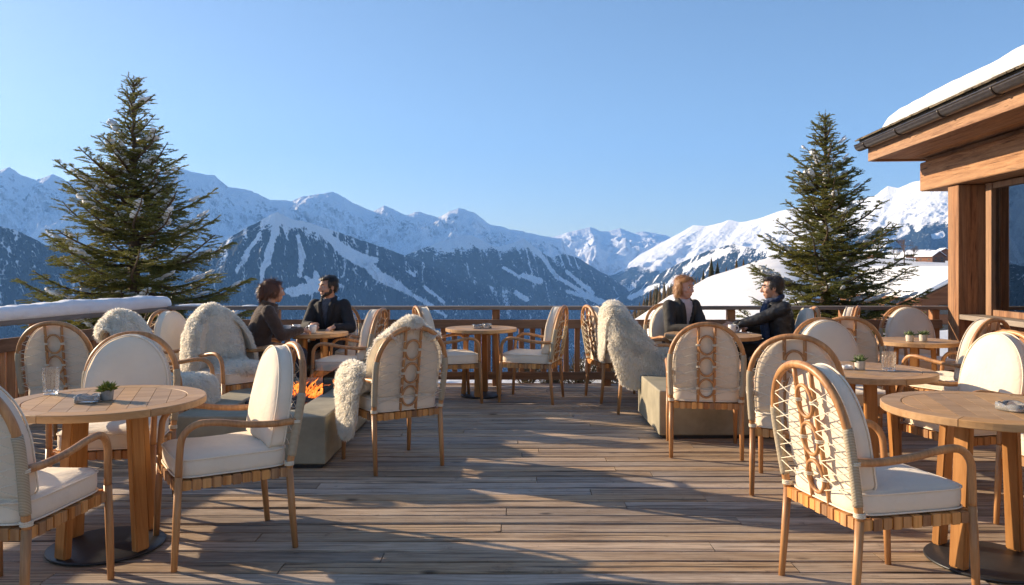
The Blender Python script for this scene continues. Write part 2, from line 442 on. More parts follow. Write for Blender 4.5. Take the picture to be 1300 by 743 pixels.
M['mountain'] = mountainmat('alpine_slope')
M['mountain_far'] = mountainmat('alpine_slope_far', 16)

def segdist(px, py, poly):
    d = np.full(px.shape, 1e9)
    for (x0, y0, w0), (x1, y1, w1) in zip(poly[:-1], poly[1:]):
        dx, dy = x1 - x0, y1 - y0; L = dx * dx + dy * dy
        t = np.clip(((px - x0) * dx + (py - y0) * dy) / L, 0, 1)
        dd = np.hypot(px - (x0 + t * dx), py - (y0 + t * dy)) - (w0 + t * (w1 - w0))
        d = np.minimum(d, dd)
    return d

def mountain_range(name, sil, dist, foot, front, back, ns, nt, seed, amp, freq, shear, jag, treeline, pistes=(), fdir=(0, -1), mat='mountain', prof=.9, tl_noise=90, chute=.5, rock=.45, dk=1.0):
    """ridge line from bearings and distances, slopes falling to the valley in front and behind, with spurs and gullies"""
    x0, x1 = sil[0][0], sil[-1][0]
    px = np.linspace(x0, x1, ns)
    D = ipol(dist, px); py = ipol(sil, px)
    jn = fbm(px * .06, px * 0 + seed, 5, seed, .6)
    Zr = EYE + (HY - py) / F0 * D + jn * jag
    X = (px - CX) / F0 * D; Y = D
    arc = np.concatenate([[0], np.cumsum(np.hypot(np.diff(X), np.diff(Y)))])
    tb = np.linspace(-1, 0, nt // 5, endpoint=False); tf = np.linspace(0, 1, nt) ** 1.25
    t = np.concatenate([tb, tf]); T = t[None, :]; A = arc[:, None]
    fx, fy = fdir; W = np.where(T < 0, back, front)
    warp = fbm(A * freq * .6, T * 1.1 + 9, 3, seed + 5) * .10 * front
    PX = X[:, None] + fx * W * T + warp * np.clip(T, 0, 1) * (1 if abs(fy) > abs(fx) else 0)
    PY = Y[:, None] + fy * W * T + warp * np.clip(T, 0, 1) * (1 if abs(fx) >= abs(fy) else 0)
    tt = np.abs(T)
    Z = Zr[:, None] + (foot - Zr[:, None]) * tt ** prof
    u = A * freq + fbm(A * freq * .5, T * 2.0, 3, seed + 3) * .35 - shear * T
    sp = ridged(u, T * 1.15 + seed, 5, seed + 1, .5)
    env = np.clip(tt * 3.2, 0, 1) * np.clip((1 - tt) * 3, 0, 1)
    Z = Z + amp * (sp - .62) * env
    det = fbm(PX * freq * 9, PY * freq * 9, 6, seed + 7, .58)
    det2 = ridged(PX * freq * 5, PY * freq * 5, 5, seed + 8, .55) - .5
    Z = Z + (det * .22 + det2 * .24) * amp * dk * np.clip(tt * 6, .05, 1)
    # forest: below an uneven tree line, opened by chutes that run down the slope
    if isinstance(treeline, list): treeline = ipol(treeline, px)[:, None]
    tl = treeline + tl_noise * fbm(A * freq * 3, T * 2, 4, seed + 11)
    fo = sstep(0, 1, (tl - Z) / 160 + .25)
    ch = ridged(A * freq * 4.5 - shear * T * 3, T * .8 + 3, 4, seed + 21, .5)
    fo = fo * (1 - chute * sstep(.60, 1.0, ch) * sstep(-.15, .25, fbm(A * freq * 2, T * 4, 3, seed + 23) + .1))
    fo = fo * .92
    # cleared ski runs, laid over the slope by bearing and drop
    qx = CX + PX / PY * F0; qy = HY - (Z - EYE) / PY * F0
    wob = fbm(PX * freq * 14, PY * freq * 14 + 3, 6, seed + 31, .65) * 4.0
    for p in pistes:
        d = segdist(qx + wob, qy + wob * .6, p)
        fo = fo * (.12 + .88 * sstep(-1.6, 2.6, d))
    gx = np.gradient(Z, axis=0) / np.maximum(np.gradient(arc)[:, None], 1); gt = np.gradient(Z, axis=1) / np.maximum(np.abs(np.gradient(t)[None, :] * W), 1)
    steep = np.hypot(gx, gt)
    ro = sstep(.7, 1.5, steep) * rock + rock * .35 * np.clip(1 - tt * 3.5, 0, 1)
    V = np.stack([PX, PY, Z], 2).reshape(-1, 3)
    me = np_mesh(name, V, grid_faces(ns, len(t)), M[mat], True, {'forest': fo, 'rock': ro})
    fix = me.polygons[0].normal.z < 0
    if fix: me.flip_normals()
    return struct(link(name, me))

B_SIL = [(-260, 230), (-160, 205), (-90, 226), (-40, 206), (0, 216), (12, 212), (25, 221), (45, 229), (68, 221), (85, 230), (120, 222), (160, 230), (200, 217), (225, 214), (240, 217), (257, 221), (272, 223), (290, 237),
         (319, 242), (342, 254), (371, 255), (383, 250), (400, 247), (415, 245), (423, 243), (430, 247), (456, 262), (474, 268), (488, 261), (515, 273), (532, 269), (556, 276), (564, 272), (582, 264), (602, 270), (620, 284),
         (640, 289), (658, 293), (685, 299), (711, 303), (726, 318), (760, 352), (800, 385)]
mountain_range('mountains', B_SIL, [(-260, 6000), (200, 7000), (500, 8200), (800, 9300)], -500, 2700, 1800, 900, 320, 11, 560, 1 / 1300., .55, 18, -230, tl_noise=120, chute=.65, mat='mountain_far', rock=.40)
A_SIL = [(-420, 320), (-250, 300), (-150, 312), (-80, 296), (-20, 284), (20, 292), (60, 312), (100, 322), (140, 330), (180, 334), (215, 338), (240, 332), (269, 322), (284, 306), (310, 291), (330, 281), (345, 272), (352, 269), (360, 274), (372, 279), (386, 281), (415, 290), (450, 302), (488, 315), (520, 327), (547, 336), (590, 352), (620, 362), (660, 376), (720, 395), (760, 410)]
A_P = [[(352, 272, 3), (348, 300, 3), (341, 325, 4.5), (334, 345, 2), (332, 362, 1)],
       [(330, 296, 1), (314, 320, 2), (300, 345, .6)],
       [(378, 300, 1), (384, 325, 2.5), (381, 350, 1.5)],
       [(352, 271, 2), (368, 286, 4), (384, 284, 1), (412, 296, 2), (436, 318, 6), (462, 332, 7), (478, 330, 2)],
       [(462, 330, 5), (480, 350, 5), (505, 363, 4), (517, 370, 1.5)], [(517, 371, 1), (548, 388, 1.2), (566, 402, .5)],
       [(388, 352, 1), (400, 364, 6), (372, 370, 5), (365, 370, 2)], [(400, 364, 5), (420, 361, 3), (435, 364, 1)], [(400, 345, 1), (404, 362, 3)],
       [(520, 345, 1), (526, 350, .5)], [(540, 365, 1), (562, 383, 1)]]
mountain_range('mountains', A_SIL, [(-420, 2300), (0, 2700), (350, 3300), (760, 5200)], -620, 1330, 1500, 900, 340, 23, 290, 1 / 600., .9, 5, 245, A_P, chute=.32, tl_noise=70, rock=.3)
A2_SIL = [(470, 345), (500, 330), (530, 318), (560, 307), (585, 300), (600, 299), (615, 307), (629, 314), (650, 309), (665, 303), (676, 312), (700, 328), (715, 322), (735, 328), (752, 339), (775, 352), (795, 366), (830, 385), (900, 410)]
A2_P = [[(668, 306, 1), (690, 328, 1.5), (706, 352, 1)], [(665, 350, 2), (685, 357, 3)], [(720, 345, 1), (752, 372, 1.2)], [(705, 350, 1), (760, 384, 1.5)], [(600, 300, 3), (606, 312, 1.5)], [(640, 340, 1), (660, 352, .7)], [(655, 372, 2), (668, 380, 2)], [(720, 370, 1), (775, 386, 2)]]
mountain_range('mountains', A2_SIL, [(470, 4300), (650, 5000), (900, 6600)], -560, 1400, 1500, 520, 260, 37, 200, 1 / 700., .9, 6, 185, A2_P, chute=.42, tl_noise=80, rock=.3)
C_SIL = [(560, 330), (640, 312), (690, 304), (714, 297), (730, 293), (749, 288), (757, 292), (764, 294), (776, 293), (787, 290), (797, 294), (805, 296), (815, 294), (831, 296), (851, 301), (880, 306), (930, 300), (1000, 310)]
mountain_range('mountains', C_SIL, [(560, 10400), (1000, 10600)], -400, 2400, 1500, 500, 200, 41, 700, 1 / 1700., .3, 22, -420, mat='mountain_far', rock=.4, dk=.6)
D_SIL = [(770, 392), (781, 347), (800, 333), (813, 323), (840, 308), (863, 296), (872, 291), (880, 286), (898, 287), (916, 283), (925, 279), (938, 282), (948, 281), (965, 277), (990, 268), (1020, 262), (1060, 258), (1090, 254), (1110, 249), (1127, 236), (1140, 239), (1160, 231), (1178, 228), (1200, 224), (1260, 215), (1330, 222), (1450, 205), (1600, 215)]
D_P = [[(1150, 292, 4), (1120, 310, 3), (1100, 322, 3)], [(1165, 290, 3), (1172, 282, 2)], [(960, 300, 2), (930, 318, 2), (905, 332, 2)], [(1195, 298, 3), (1185, 300, 2)], [(1130, 320, 4), (1150, 325, 5), (1180, 322, 4)]]
mountain_range('mountains', D_SIL, [(770, 8800), (880, 8300), (1000, 7000), (1200, 5600), (1600, 4600)], -560, 2300, 2500, 800, 280, 53, 240, 1 / 1000., -.5, 9, [(770, -40), (880, 60), (960, 140), (1060, 250), (1130, 330), (1600, 370)], D_P, fdir=(-.62, -.78), chute=.45, tl_noise=110, rock=.42, dk=.4)
D2_SIL = [(700, 420), (740, 398), (780, 380), (822, 358), (845, 343), (870, 331), (900, 318), (930, 310), (960, 316), (1010, 318), (1060, 325), (1120, 322), (1180, 318), (1260, 314), (1340, 322), (1500, 300)]
mountain_range('hills', D2_SIL, [(700, 5600), (900, 4300), (1200, 2600), (1500, 2100)], -560, 1100, 1300, 600, 200, 61, 120, 1 / 480., -.8, 5, 170, [[(925, 318, 3), (895, 330, 3), (870, 342, 2)], [(1150, 322, 5), (1100, 330, 5), (1200, 326, 5)], [(800, 378, 2), (835, 362, 1.5)], [(840, 370, 1), (860, 352, 2)]], fdir=(-.5, -.86), chute=.75, tl_noise=120, rock=.2)

# ------------------------------------------------------------------ near snow ground, dropping away into the valley
XE = [(-40, -10), (9, -6), (12.5, 2), (30, 14), (60, 31), (100, 50), (150, 73), (200, 93), (300, 126), (450, 150), (700, 130), (1500, 200)]
YE = [(-60, 4), (-9, 9.5), (-6, 11), (1, 13.2), (5, 17.5), (9, 21), (15, 24), (40, 30)]
def ground_z(x, y):
    x = np.asarray(x, float); y = np.asarray(y, float)
    d = np.maximum(y - ipol(YE, x), 0)
    shelf = -.42 - .45 * (np.sqrt(d * d + 4) - 2) + fbm(x * .9, y * .9, 3, 5) * .06
    # the hill: its crest about 150 m off, a field rising behind it on the right, its left flank falling to the valley
    px = CX + x / np.maximum(y, 5) * F0
    ysil = ipol([(-400, 1900), (200, 1150), (400, 860), (600, 610), (700, 495), (780, 424), (812, 404), (835, 388), (846, 380), (888, 363), (898, 356), (930, 345), (965, 333), (1000, 327), (1050, 322), (1700, 318)], px)
    al = (HY - ysil) / F0 - np.where(y < 150, .0007, .0009) * (y - 150) ** 2 / np.maximum(y, 5)
    ar_ = ipol([(5, -1.2), (20, -.45), (35, -.20), (60, -.075), (100, -.028), (150, -.010), (220, -.001), (300, .005), (450, .012), (700, .010), (1500, -.1)], y)
    wr = sstep(985, 1085, px)
    hill = EYE + (al * (1 - wr) + ar_ * wr) * np.maximum(y, 5)
    hill = hill + fbm(x * .03, y * .03, 5, 3) * np.clip(y * .006, .2, 1.6) + fbm(x * .13, y * .13, 4, 31) * np.clip(y * .003, .1, .5)
    k = 1.2; h = np.clip(.5 + .5 * (hill - shelf) / k, 0, 1)
    z = shelf * (1 - h) + hill * h + k * h * (1 - h)
    z = np.where(y < 9.6, np.minimum(shelf, -.42), z)
    far = sstep(650, 1400, y); z = z * (1 - far) + (-640) * far
    return np.maximum(z, -640)
def axis(a, b, n, p, c0=0):
    u = np.linspace(-1, 1, n); s = np.sign(u) * np.abs(u) ** p
    return c0 + np.where(s < 0, -s * a, s * b)
gx = axis(-1700, 1700, 420, 2.7, 2); gy = np.concatenate([np.linspace(-60, 8, 30), 8 + (np.linspace(0, 1, 420)[1:] ** 2.4) * 1700])
GX, GY = np.meshgrid(gx, gy, indexing='ij')
GZ = ground_z(GX, GY)
def groundmat():
    k = NT('snow_ground'); v = k.coord(); n = k.noise(v, .35, 8, .6); n2 = k.noise(v, 14, 4, .6)
    geo = k.n('ShaderNodeNewGeometry'); at = k.n('ShaderNodeAttribute', attribute_name='bare')
    c = k.ramp(n, [(.3, (.66, .67, .70)), (.7, (.74, .74, .745))])
    br = k.ramp(k.math('SUBTRACT', k.math('ADD', at.outputs['Fac'], k.noise(v, .8, 8, .7)), .55), [(.25, (0, 0, 0)), (.33, (1, 1, 1))])
    c = k.mix(br, c, k.mix(n2, (.06, .04, .02), (.16, .10, .05)))
    k.bsdf(c, .7, k.math('ADD', n, k.math('MULTIPLY', n2, .12)), .6, .25, Specular_IOR_Level=.2); return k.m
M['ground'] = groundmat()
bare = .22 * sstep(30, 60, GY) * sstep(10, 120, 800 - (CX + GX / np.maximum(GY, 5) * F0)) + .16 * sstep(9, 10, GY) * (1 - sstep(13, 17, GY)) * sstep(.2, .5, fbm(GX * .7, GY * .7, 3, 77) + .1) 
me = np_mesh('snowy_ground', np.stack([GX, GY, GZ], 2).reshape(-1, 3), grid_faces(len(gx), len(gy)), M['ground'], True, {'bare': bare})
if me.polygons[0].normal.z < 0: me.flip_normals()
struct(link('snowy_ground', me))
# valley floor under everything, out to the last range
vx = np.linspace(-10500, 10500, 160); vy = np.linspace(-3000, 12600, 160); VX, VY = np.meshgrid(vx, vy, indexing='ij')
VZ = -660 + 14 * fbm(VX / 900, VY / 900, 3, 8) + np.clip((VY - 4000) * .035, 0, 330)
me = np_mesh('valley_floor', np.stack([VX, VY, VZ], 2).reshape(-1, 3), grid_faces(160, 160), M['mountain_far'], True, {'forest': np.clip(fbm(VX / 700, VY / 700, 4, 4) + .45, 0, 1), 'rock': VX * 0})
if me.polygons[0].normal.z < 0: me.flip_normals()
struct(link('valley_terrain', me))

# ------------------------------------------------------------------ the air
hm = bpy.data.materials.new('alpine_air'); hm.use_nodes = True; ht = hm.node_tree; ht.nodes.clear()
ho = ht.nodes.new('ShaderNodeOutputMaterial'); pv = ht.nodes.new('ShaderNodeVolumePrincipled')
pv.inputs['Color'].default_value = (.21, .48, 1.0, 1); pv.inputs['Density'].default_value = HAZE; pv.inputs['Anisotropy'].default_value = .1
ht.links.new(pv.outputs[0], ho.inputs['Volume'])
hb = MB(); hb.box((0, 4800, 640), (22000, 16200, 2700)); hz = hb.build('haze', hm); hz['kind'] = 'stuff'
# ------------------------------------------------------------------ terrace deck
RAILY = 9.33
def rail_x(y): return -4.13 - .155 * (RAILY - y)          # the side railing runs slightly outwards towards the viewer
d = MB(); rnd = random.Random(3)
pitch = .139; y = -1.6
while y < RAILY + .12:
    x = rail_x(y) - .18 + rnd.uniform(-.02, .02); first = True
    while x < 7.0:
        L = rnd.choice([2.4, 3.0, 3.6, 4.2]) if not first else rnd.uniform(1.0, 4.0); first = False
        x2 = min(x + L, 7.05)
        zt = rnd.uniform(-.0022, .0022); w = pitch - .013 - rnd.uniform(0, .003)
        n = max(2, int((x2 - x) / .5)); ww = rnd.uniform(0, 9)
        sec = [(-w / 2, -.03), (w / 2, -.03), (w / 2, -.007), (w / 2 - .006, 0), (-w / 2 + .006, 0), (-w / 2, -.007)]
        rings = []
        tw = rnd.uniform(-.012, .012)
        for i in range(n + 1):
            xx = x + .0025 + (x2 - x - .005) * i / n
            dz = zt + .0018 * math.sin(ww + xx * 1.7); dy = .0015 * math.sin(ww * 2 + xx * 2.3)
            rings.append([(xx, y + b + dy, c + dz + b * tw) for b, c in sec])
        o = len(d.v)
        d.loft(rings, smooth=False)
        x = x2
    y += pitch
dk = d.build('wooden_deck', M['deck'], fix=True); struct(dk)
j = MB()
for x in np.arange(-6.2, 7, .6): j.box((x, 3.9, -.11), (.07, 11.0, .15))
j.box((.9, RAILY + .205, -.10), (10.6, .035, .20))
struct(j.build('deck_floor_joists', M['rail']))

# ------------------------------------------------------------------ front railing
bx = {}
def unit(name, s, mat, bev=.004):
    b = MB(); b.box((0, 0, 0), s); me = b.mesh(name, mat)
    bm = bmesh.new(); bm.from_mesh(me); bmesh.ops.bevel(bm, geom=bm.edges[:], offset=bev, segments=1, affect='EDGES'); bm.to_mesh(me); bm.free(); return me
fr = thing('railing', 'long brown wooden railing with upright slats along the far edge of the deck', 'railing', (0, RAILY, 0))
xl, xr = -4.10, 5.08
b = MB(); b.box(((xl + xr) / 2, 0, .925), (xr - xl + .1, .15, .042)); b.build('handrail', M['railgrey'], fr, .008)
b = MB(); b.box(((xl + xr) / 2, -.034, .735), (xr - xl - .02, .045, .105)); b.build('middle_rail', M['rail'], fr, .005)
b = MB(); b.box(((xl + xr) / 2, -.034, .125), (xr - xl - .02, .045, .09)); b.build('bottom_rail', M['rail'], fr, .005)
pm = unit('railing_post', (.09, .09, .90), M['railz'], .006)
posts = [-4.06, -2.80, -1.50, -.19, 1.13, 2.6, 3.94, 5.02]
for x in posts: link('post', pm, fr, (x, .036, .452))
bm_ = unit('baluster', (.062, .028, .60), M['railz'], .003)
x = xl + .12; rnd = random.Random(5)
while x < xr - .05:
    if min(abs(x - p) for p in posts) > .085:
        o = link('baluster', bm_, fr, (x, .004, .43 + rnd.uniform(-.004, .004))); o.rotation_euler = (0, R(rnd.uniform(-.5, .5)), R(rnd.uniform(-2, 2)))
    x += .132
# side railing with boards and a snow cap
sr = thing('railing', 'boarded side railing at the left edge of the deck carrying a thick snow cap', 'railing', (0, 0, 0))
A = Vector((rail_x(9.30), 9.30, 0)); Bp = Vector((rail_x(.2), .2, 0)); dv = (Bp - A).normalized(); L = (Bp - A).length
nrm = Vector((-dv.y, dv.x, 0))
if nrm.x < 0: nrm = -nrm                       # towards the deck
ang = math.atan2(dv.y, dv.x)
def sidebar(z, w, h, off, name, mat, bev, z2=None):
    b = MB(); a = A + nrm * off + Vector((0, 0, z)); e = Bp + nrm * off + Vector((0, 0, z)); b.bar(a, e, w, h); return b.build(name, mat, sr, bev)
sidebar(.915, .17, .05, 0, 'handrail', M['railgreyy'], .006)
sidebar(.715, .05, .12, .032, 'middle_rail', wood('side_midrail', (.13, .06, .028), (.34, .17, .08), 'Y', 8, .7, .2, .4, .08, weather=.6, wcol=(.25, .2, .17)), .005)
sidebar(.11, .05, .09, .032, 'bottom_rail', M['rail'], .005)
t = .55
while t < L:
    o = link('post', pm, sr, tuple(A + dv * t + Vector((0, 0, .448)) - nrm * .04)); o.rotation_euler = (0, 0, ang); t += 1.38
bd = unit('fence_board', (.10, .022, .62), M['railz'], .003)
t = .1
while t < L:
    o = link('board', bd, sr, tuple(A + dv * t + Vector((0, 0, .41)) - nrm * .006)); o.rotation_euler = (0, 0, ang + R(rnd.uniform(-1.5, 1.5))); t += .121
# snow lying on the side handrail
ns, nc = 420, 26
V = []
for i in range(ns):
    t = -.10 + (L + .1) * i / (ns - 1)
    p = A + dv * t
    end = min(1, max(0, i / 5.0)) ** .5
    th = (.125 + .04 * fbm(t * .9, 1.3, 3, 5) + .012 * math.sin(t * 1.3) + .02 * fbm(t * 4.5, 2.2, 3, 15)) * (.25 + .75 * end); hw = (.105 + .014 * fbm(t * 1.6, 4.1, 3, 6)) * (.5 + .5 * end)
    for k in range(nc):
        a = 2 * PI * k / nc; ca, sa = math.cos(a), math.sin(a)
        u = math.copysign(abs(ca) ** .6, ca) * hw; w = (math.copysign(abs(sa) ** .7, sa) * .5 + .5) * th
        wob = 1 + .09 * float(fbm(t * 5 + ca, sa * 3, 4, 9))
        V.append(p + nrm * u * wob + Vector((0, 0, .936 + w * wob - (.012 if sa < -.3 else 0))))
F = []
for i in range(ns - 1):
    for k in range(nc): F.append((i * nc + k, i * nc + (k + 1) % nc, (i + 1) * nc + (k + 1) % nc, (i + 1) * nc + k))
b = MB(); b.add(V, F, True); b.f.append(tuple(range(nc))); b.sm.append(True); b.mi.append(0); b.f.append(tuple((ns - 1) * nc + k for k in range(nc))); b.sm.append(True); b.mi.append(0)
b.build('snow_cap', M['snow'], sr, fix=True)
# small leftovers of snow on the far handrail
b = MB()
for x0, x1, h in ((-4.0, -3.45, .03), (-3.2, -3.0, .015)):
    V = [];n = 16
    rings = []
    for i in range(n):
        s = i / (n - 1); e = math.sin(PI * s) ** .5
        rings.append([(x0 + (x1 - x0) * s, .06 * math.cos(a) * (.3 + .7 * e), .945 + max(0, math.sin(a)) * h * e) for a in [2 * PI * k / 10 for k in range(10)]])
    b.loft(rings)
b.build('snow_patch', M['snow'], fr, fix=True)

# ------------------------------------------------------------------ chalet restaurant on the right
ch = thing('chalet', 'timber chalet restaurant at the right with snowy roof, dark gutter and large window', 'building', (5.10, 9.0, 0), -4.6)
# local axes: +y away along the wall, +x into the building, origin at the post's near outer corner
b = MB(); b.box((.15, .13, 1.17), (.30, .26, 2.36)); b.build('post', M['beamz'], ch, .012, 3)
b = MB(); b.box((.15, -3.95, 2.535), (.40, 9.70, .36)); b.build('beam', M['beam'], ch, .02, 3)
b = MB(); b.box((.19, -3.9, 2.745), (.34, 9.60, .05)); b.build('wall_plate', M['beam'], ch, .01)
# soffit boards
b = MB()
x = -.60
while x < .9:
    b.box((x + .07, -4.0, 2.79), (.136, 9.9, .028)); x += .14
b.build('soffit', M['beam'], ch, .003)
b = MB(); b.box((-.625, -4.0, 2.86), (.05, 9.96, .22)); b.build('fascia', M['beam'], ch, .008)
b = MB(); b.box((.55, .985, 2.86), (2.30, .05, .22)); b.build('fascia', wood('larch_fascia', (.24, .105, .042), (.50, .27, .125), 'X', 5, .7, .15, .4, .05, knots=2), ch, .008)
# half round gutter
g = MB(); V = []; n = 12; rr = .068
for yy in (-9.0, 1.02):
    for k in range(n + 1):
        a = PI + PI * k / n; V.append((-.735 + rr * math.cos(a), yy, 2.955 + rr * math.sin(a)))
    for k in range(n, -1, -1):
        a = PI + PI * k / n; V.append((-.735 + (rr - .006) * math.cos(a), yy, 2.955 + (rr - .006) * math.sin(a)))
m2 = 2 * (n + 1)
F = [(k, (k + 1) % m2, m2 + (k + 1) % m2, m2 + k) for k in range(m2)]
g.add(V, F, True)
g.tube([(-.735 - rr, -9, 2.96), (-.735 - rr, 1.02, 2.96)], .010, 8)
for k in range(n): pass
cap = [(-.735 + rr * math.cos(PI + PI * k / n), 1.022, 2.955 + rr * math.sin(PI + PI * k / n)) for k in range(n + 1)]
g.add(cap + [(p[0], 1.016, p[2]) for p in cap], [tuple(range(n + 1)), tuple(range(2 * n + 1, n, -1))], False)
go = g.build('gutter', M['zinc'], ch, fix=True)
for yy in (.72, -.25, -1.3, -2.3, -3.3, -4.3):
    q = MB(); q.tube([(-.735 + (rr + .005) * math.cos(PI + PI * k / 10), yy, 2.955 + (rr + .005) * math.sin(PI + PI * k / 10)) for k in range(11)], .008, 6, flat=1.8)
    q.build('gutter_bracket', M['zinc'], go)
# roof slabs and shingles
pitch_r = R(12)
def roofpt(x, z, y): return (-.72 + x * math.cos(pitch_r) - z * math.sin(pitch_r), y, 2.985 + x * math.sin(pitch_r) + z * math.cos(pitch_r))
b = MB()
V = [roofpt(x, z, yy) for yy in (-9.1, 1.06) for x, z in ((0, 0), (6, 0), (6, .05), (0, .05))]
b.add(V, [(0, 1, 2, 3), (7, 6, 5, 4), (0, 4, 5, 1), (1, 5, 6, 2), (2, 6, 7, 3), (3, 7, 4, 0)])
sh = plain('weathered_shingle', (.085, .07, .05), .85, 25, .5, .6, .01)
rf = b.build('roof', sh, ch)
q = MB(); y = -9.0; rnd = random.Random(8)
while y < 1.05:
    w = rnd.uniform(.10, .2); a = rnd.uniform(.0, .018)
    for lay in range(2):
        V = [roofpt(x - .035 - a + lay * .03, z + lay * .014, yy) for yy in (y + .003, y + w - .003) for x, z in ((0, .047), (.5, .047), (.5, .058), (0, .060))]
        q.add(V, [(0, 1, 2, 3), (7, 6, 5, 4), (0, 4, 5, 1), (1, 5, 6, 2), (2, 6, 7, 3), (3, 7, 4, 0)])
    y += w
q.build('shingles', wood('old_shingle', (.05, .04, .028), (.17, .135, .09), 'X', 8, .85, .4, .5, 0), rf, fix=True)
# roof snow: one rounded slab
nu, nv = 300, 46
uu = np.linspace(0, 1, nu); q = np.arange(nv)
ang = np.clip(q / 14, 0, 1) * PI / 2; xf = np.where(q > 14, .18 + 5.7 * (np.clip((q - 14) / (nv - 15), 0, 1)) ** 1.6, 0)
U, A_ = np.meshgrid(uu, ang, indexing='ij'); XF = np.broadcast_to(xf, U.shape)
Yg = .99 - 10.1 * U ** 1.25
endf = np.clip((.99 - Yg) / 1.5, 0, 1); er = np.sqrt(1 - (1 - endf) ** 2) ** 1.35
Ht = (.185 + .03 * fbm(Yg * .9, XF * .8, 4, 12)) * er
ex = .03 + (1 - er) * .25 + .022 * fbm(Yg * 2.2, A_ * .9, 4, 15)
xs2 = np.where(XF > 0, XF + ex, ex + .18 * (1 - np.cos(A_)) ** 1.0 - .05 * np.sin(A_ * 2) * er)
zs = .060 + Ht * np.sin(A_) + .010 * fbm(Yg * 6, xs2 * 6, 4, 14) * np.sin(A_)
PX = -.72 + xs2 * math.cos(pitch_r) - zs * math.sin(pitch_r); PZ = 2.985 + xs2 * math.sin(pitch_r) + zs * math.cos(pitch_r)
me = np_mesh('roof_snow', np.stack([PX, Yg, PZ], 2).reshape(-1, 3), grid_faces(nu, nv), M['snow'], True)
if me.polygons[len(me.polygons) // 2].normal.z < 0: me.flip_normals()
link('roof_snow', me, ch)
# wall: sill panel, window, interior
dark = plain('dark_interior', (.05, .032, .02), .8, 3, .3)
b = MB()
y = -8.6; rnd = random.Random(4)
while y < -.01:
    w = .165; b.box((.22, y + w / 2, .40), (.05, w - .006, .80)); y += w
b.build('wall', wood('larch_cladding', (.20, .08, .033), (.44, .20, .085), 'Z', 6, .7, .15, .4, .05, weather=.3, wcol=(.34, .2, .11), knots=2), ch, .004)
b = MB(); b.box((.135, -4.3, .84), (.27, 8.56, .055)); b.build('window_sill', wood('grey_sill', (.2, .15, .11), (.45, .37, .29), 'Y', 6, .7, .15, .4, .05), ch, .006)
b = MB(); b.box((.40, .045, 1.18), (.19, .15, 2.36)); b.build('corner_board', M['beamz'], ch, .006)
b = MB()
b.box((.285, -.195, 1.605), (.11, .12, 1.475)); b.box((.285, -4.4, .90), (.09, 8.26, .065)); b.box((.285, -4.4, 2.31), (.09, 8.26, .065))
for yy in (-2.3, -4.6, -6.9): b.box((.285, yy, 1.605), (.08, .10, 1.34))
wf = b.build('window', M['beamz'], ch, .006)
for y0, y1 in ((-.255, -2.25), (-2.35, -4.55), (-4.65, -6.85)):
    p = MB(); p.box((.285, (y0 + y1) / 2, 1.605), (.012, abs(y1 - y0), 1.345)); p.build('pane', M['window_glass'] if 'window_glass' in M else M['pane'], wf)
# inside of the room: floor, back wall, end wall and a curtain beside the post
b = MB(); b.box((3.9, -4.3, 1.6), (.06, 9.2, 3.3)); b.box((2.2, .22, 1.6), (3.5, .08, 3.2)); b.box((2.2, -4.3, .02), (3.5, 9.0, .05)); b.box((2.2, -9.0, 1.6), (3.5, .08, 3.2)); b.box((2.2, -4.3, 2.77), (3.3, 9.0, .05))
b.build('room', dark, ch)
b = MB(); n = 40; V = []
for i in range(n):
    s = i / (n - 1); yy = -.10 - .62 * s
    for z in (.03, 2.6): V.append((.62 + .045 * math.sin(s * 34), yy, z))
b.add(V, [(2 * i, 2 * i + 1, 2 * i + 3, 2 * i + 2) for i in range(n - 1)], True); b.build('curtain', plain('brown_curtain', (.16, .10, .055), .9, 60, .1), ch)

# ------------------------------------------------------------------ fir trees
def needlemat(name, a, b_):
    k = NT(name); geo = k.n('ShaderNodeNewGeometry'); n = k.noise(k.coord(), 2.2, 3, .6)
    c = k.mix(geo.outputs['Random Per Island'], a, b_)
    c = k.mix(k.ramp(n, [(.35, (0, 0, 0)), (.7, (1, 1, 1))]), c, tuple(x * y for x, y in zip(b_, (1.35, 1.1, .7))))
    b0 = k.n('ShaderNodeBsdfPrincipled'); k.l(c, b0.inputs['Base Color']); b0.inputs['Roughness'].default_value = .5; b0.inputs['Specular IOR Level'].default_value = .3
    t = k.n('ShaderNodeBsdfTranslucent'); k.l(c, t.inputs[0])
    m = k.n('ShaderNodeMixShader'); m.inputs[0].default_value = .38; k.l(b0.outputs[0], m.inputs[1]); k.l(t.outputs[0], m.inputs[2]); k.l(m.outputs[0], k.out.inputs['Surface']); return k.m
M['needle'] = needlemat('fir_needles', (.07, .086, .027), (.185, .20, .060))
M['bark'] = plain('fir_bark', (.10, .065, .04), .9, 40, .4, .6, .02)
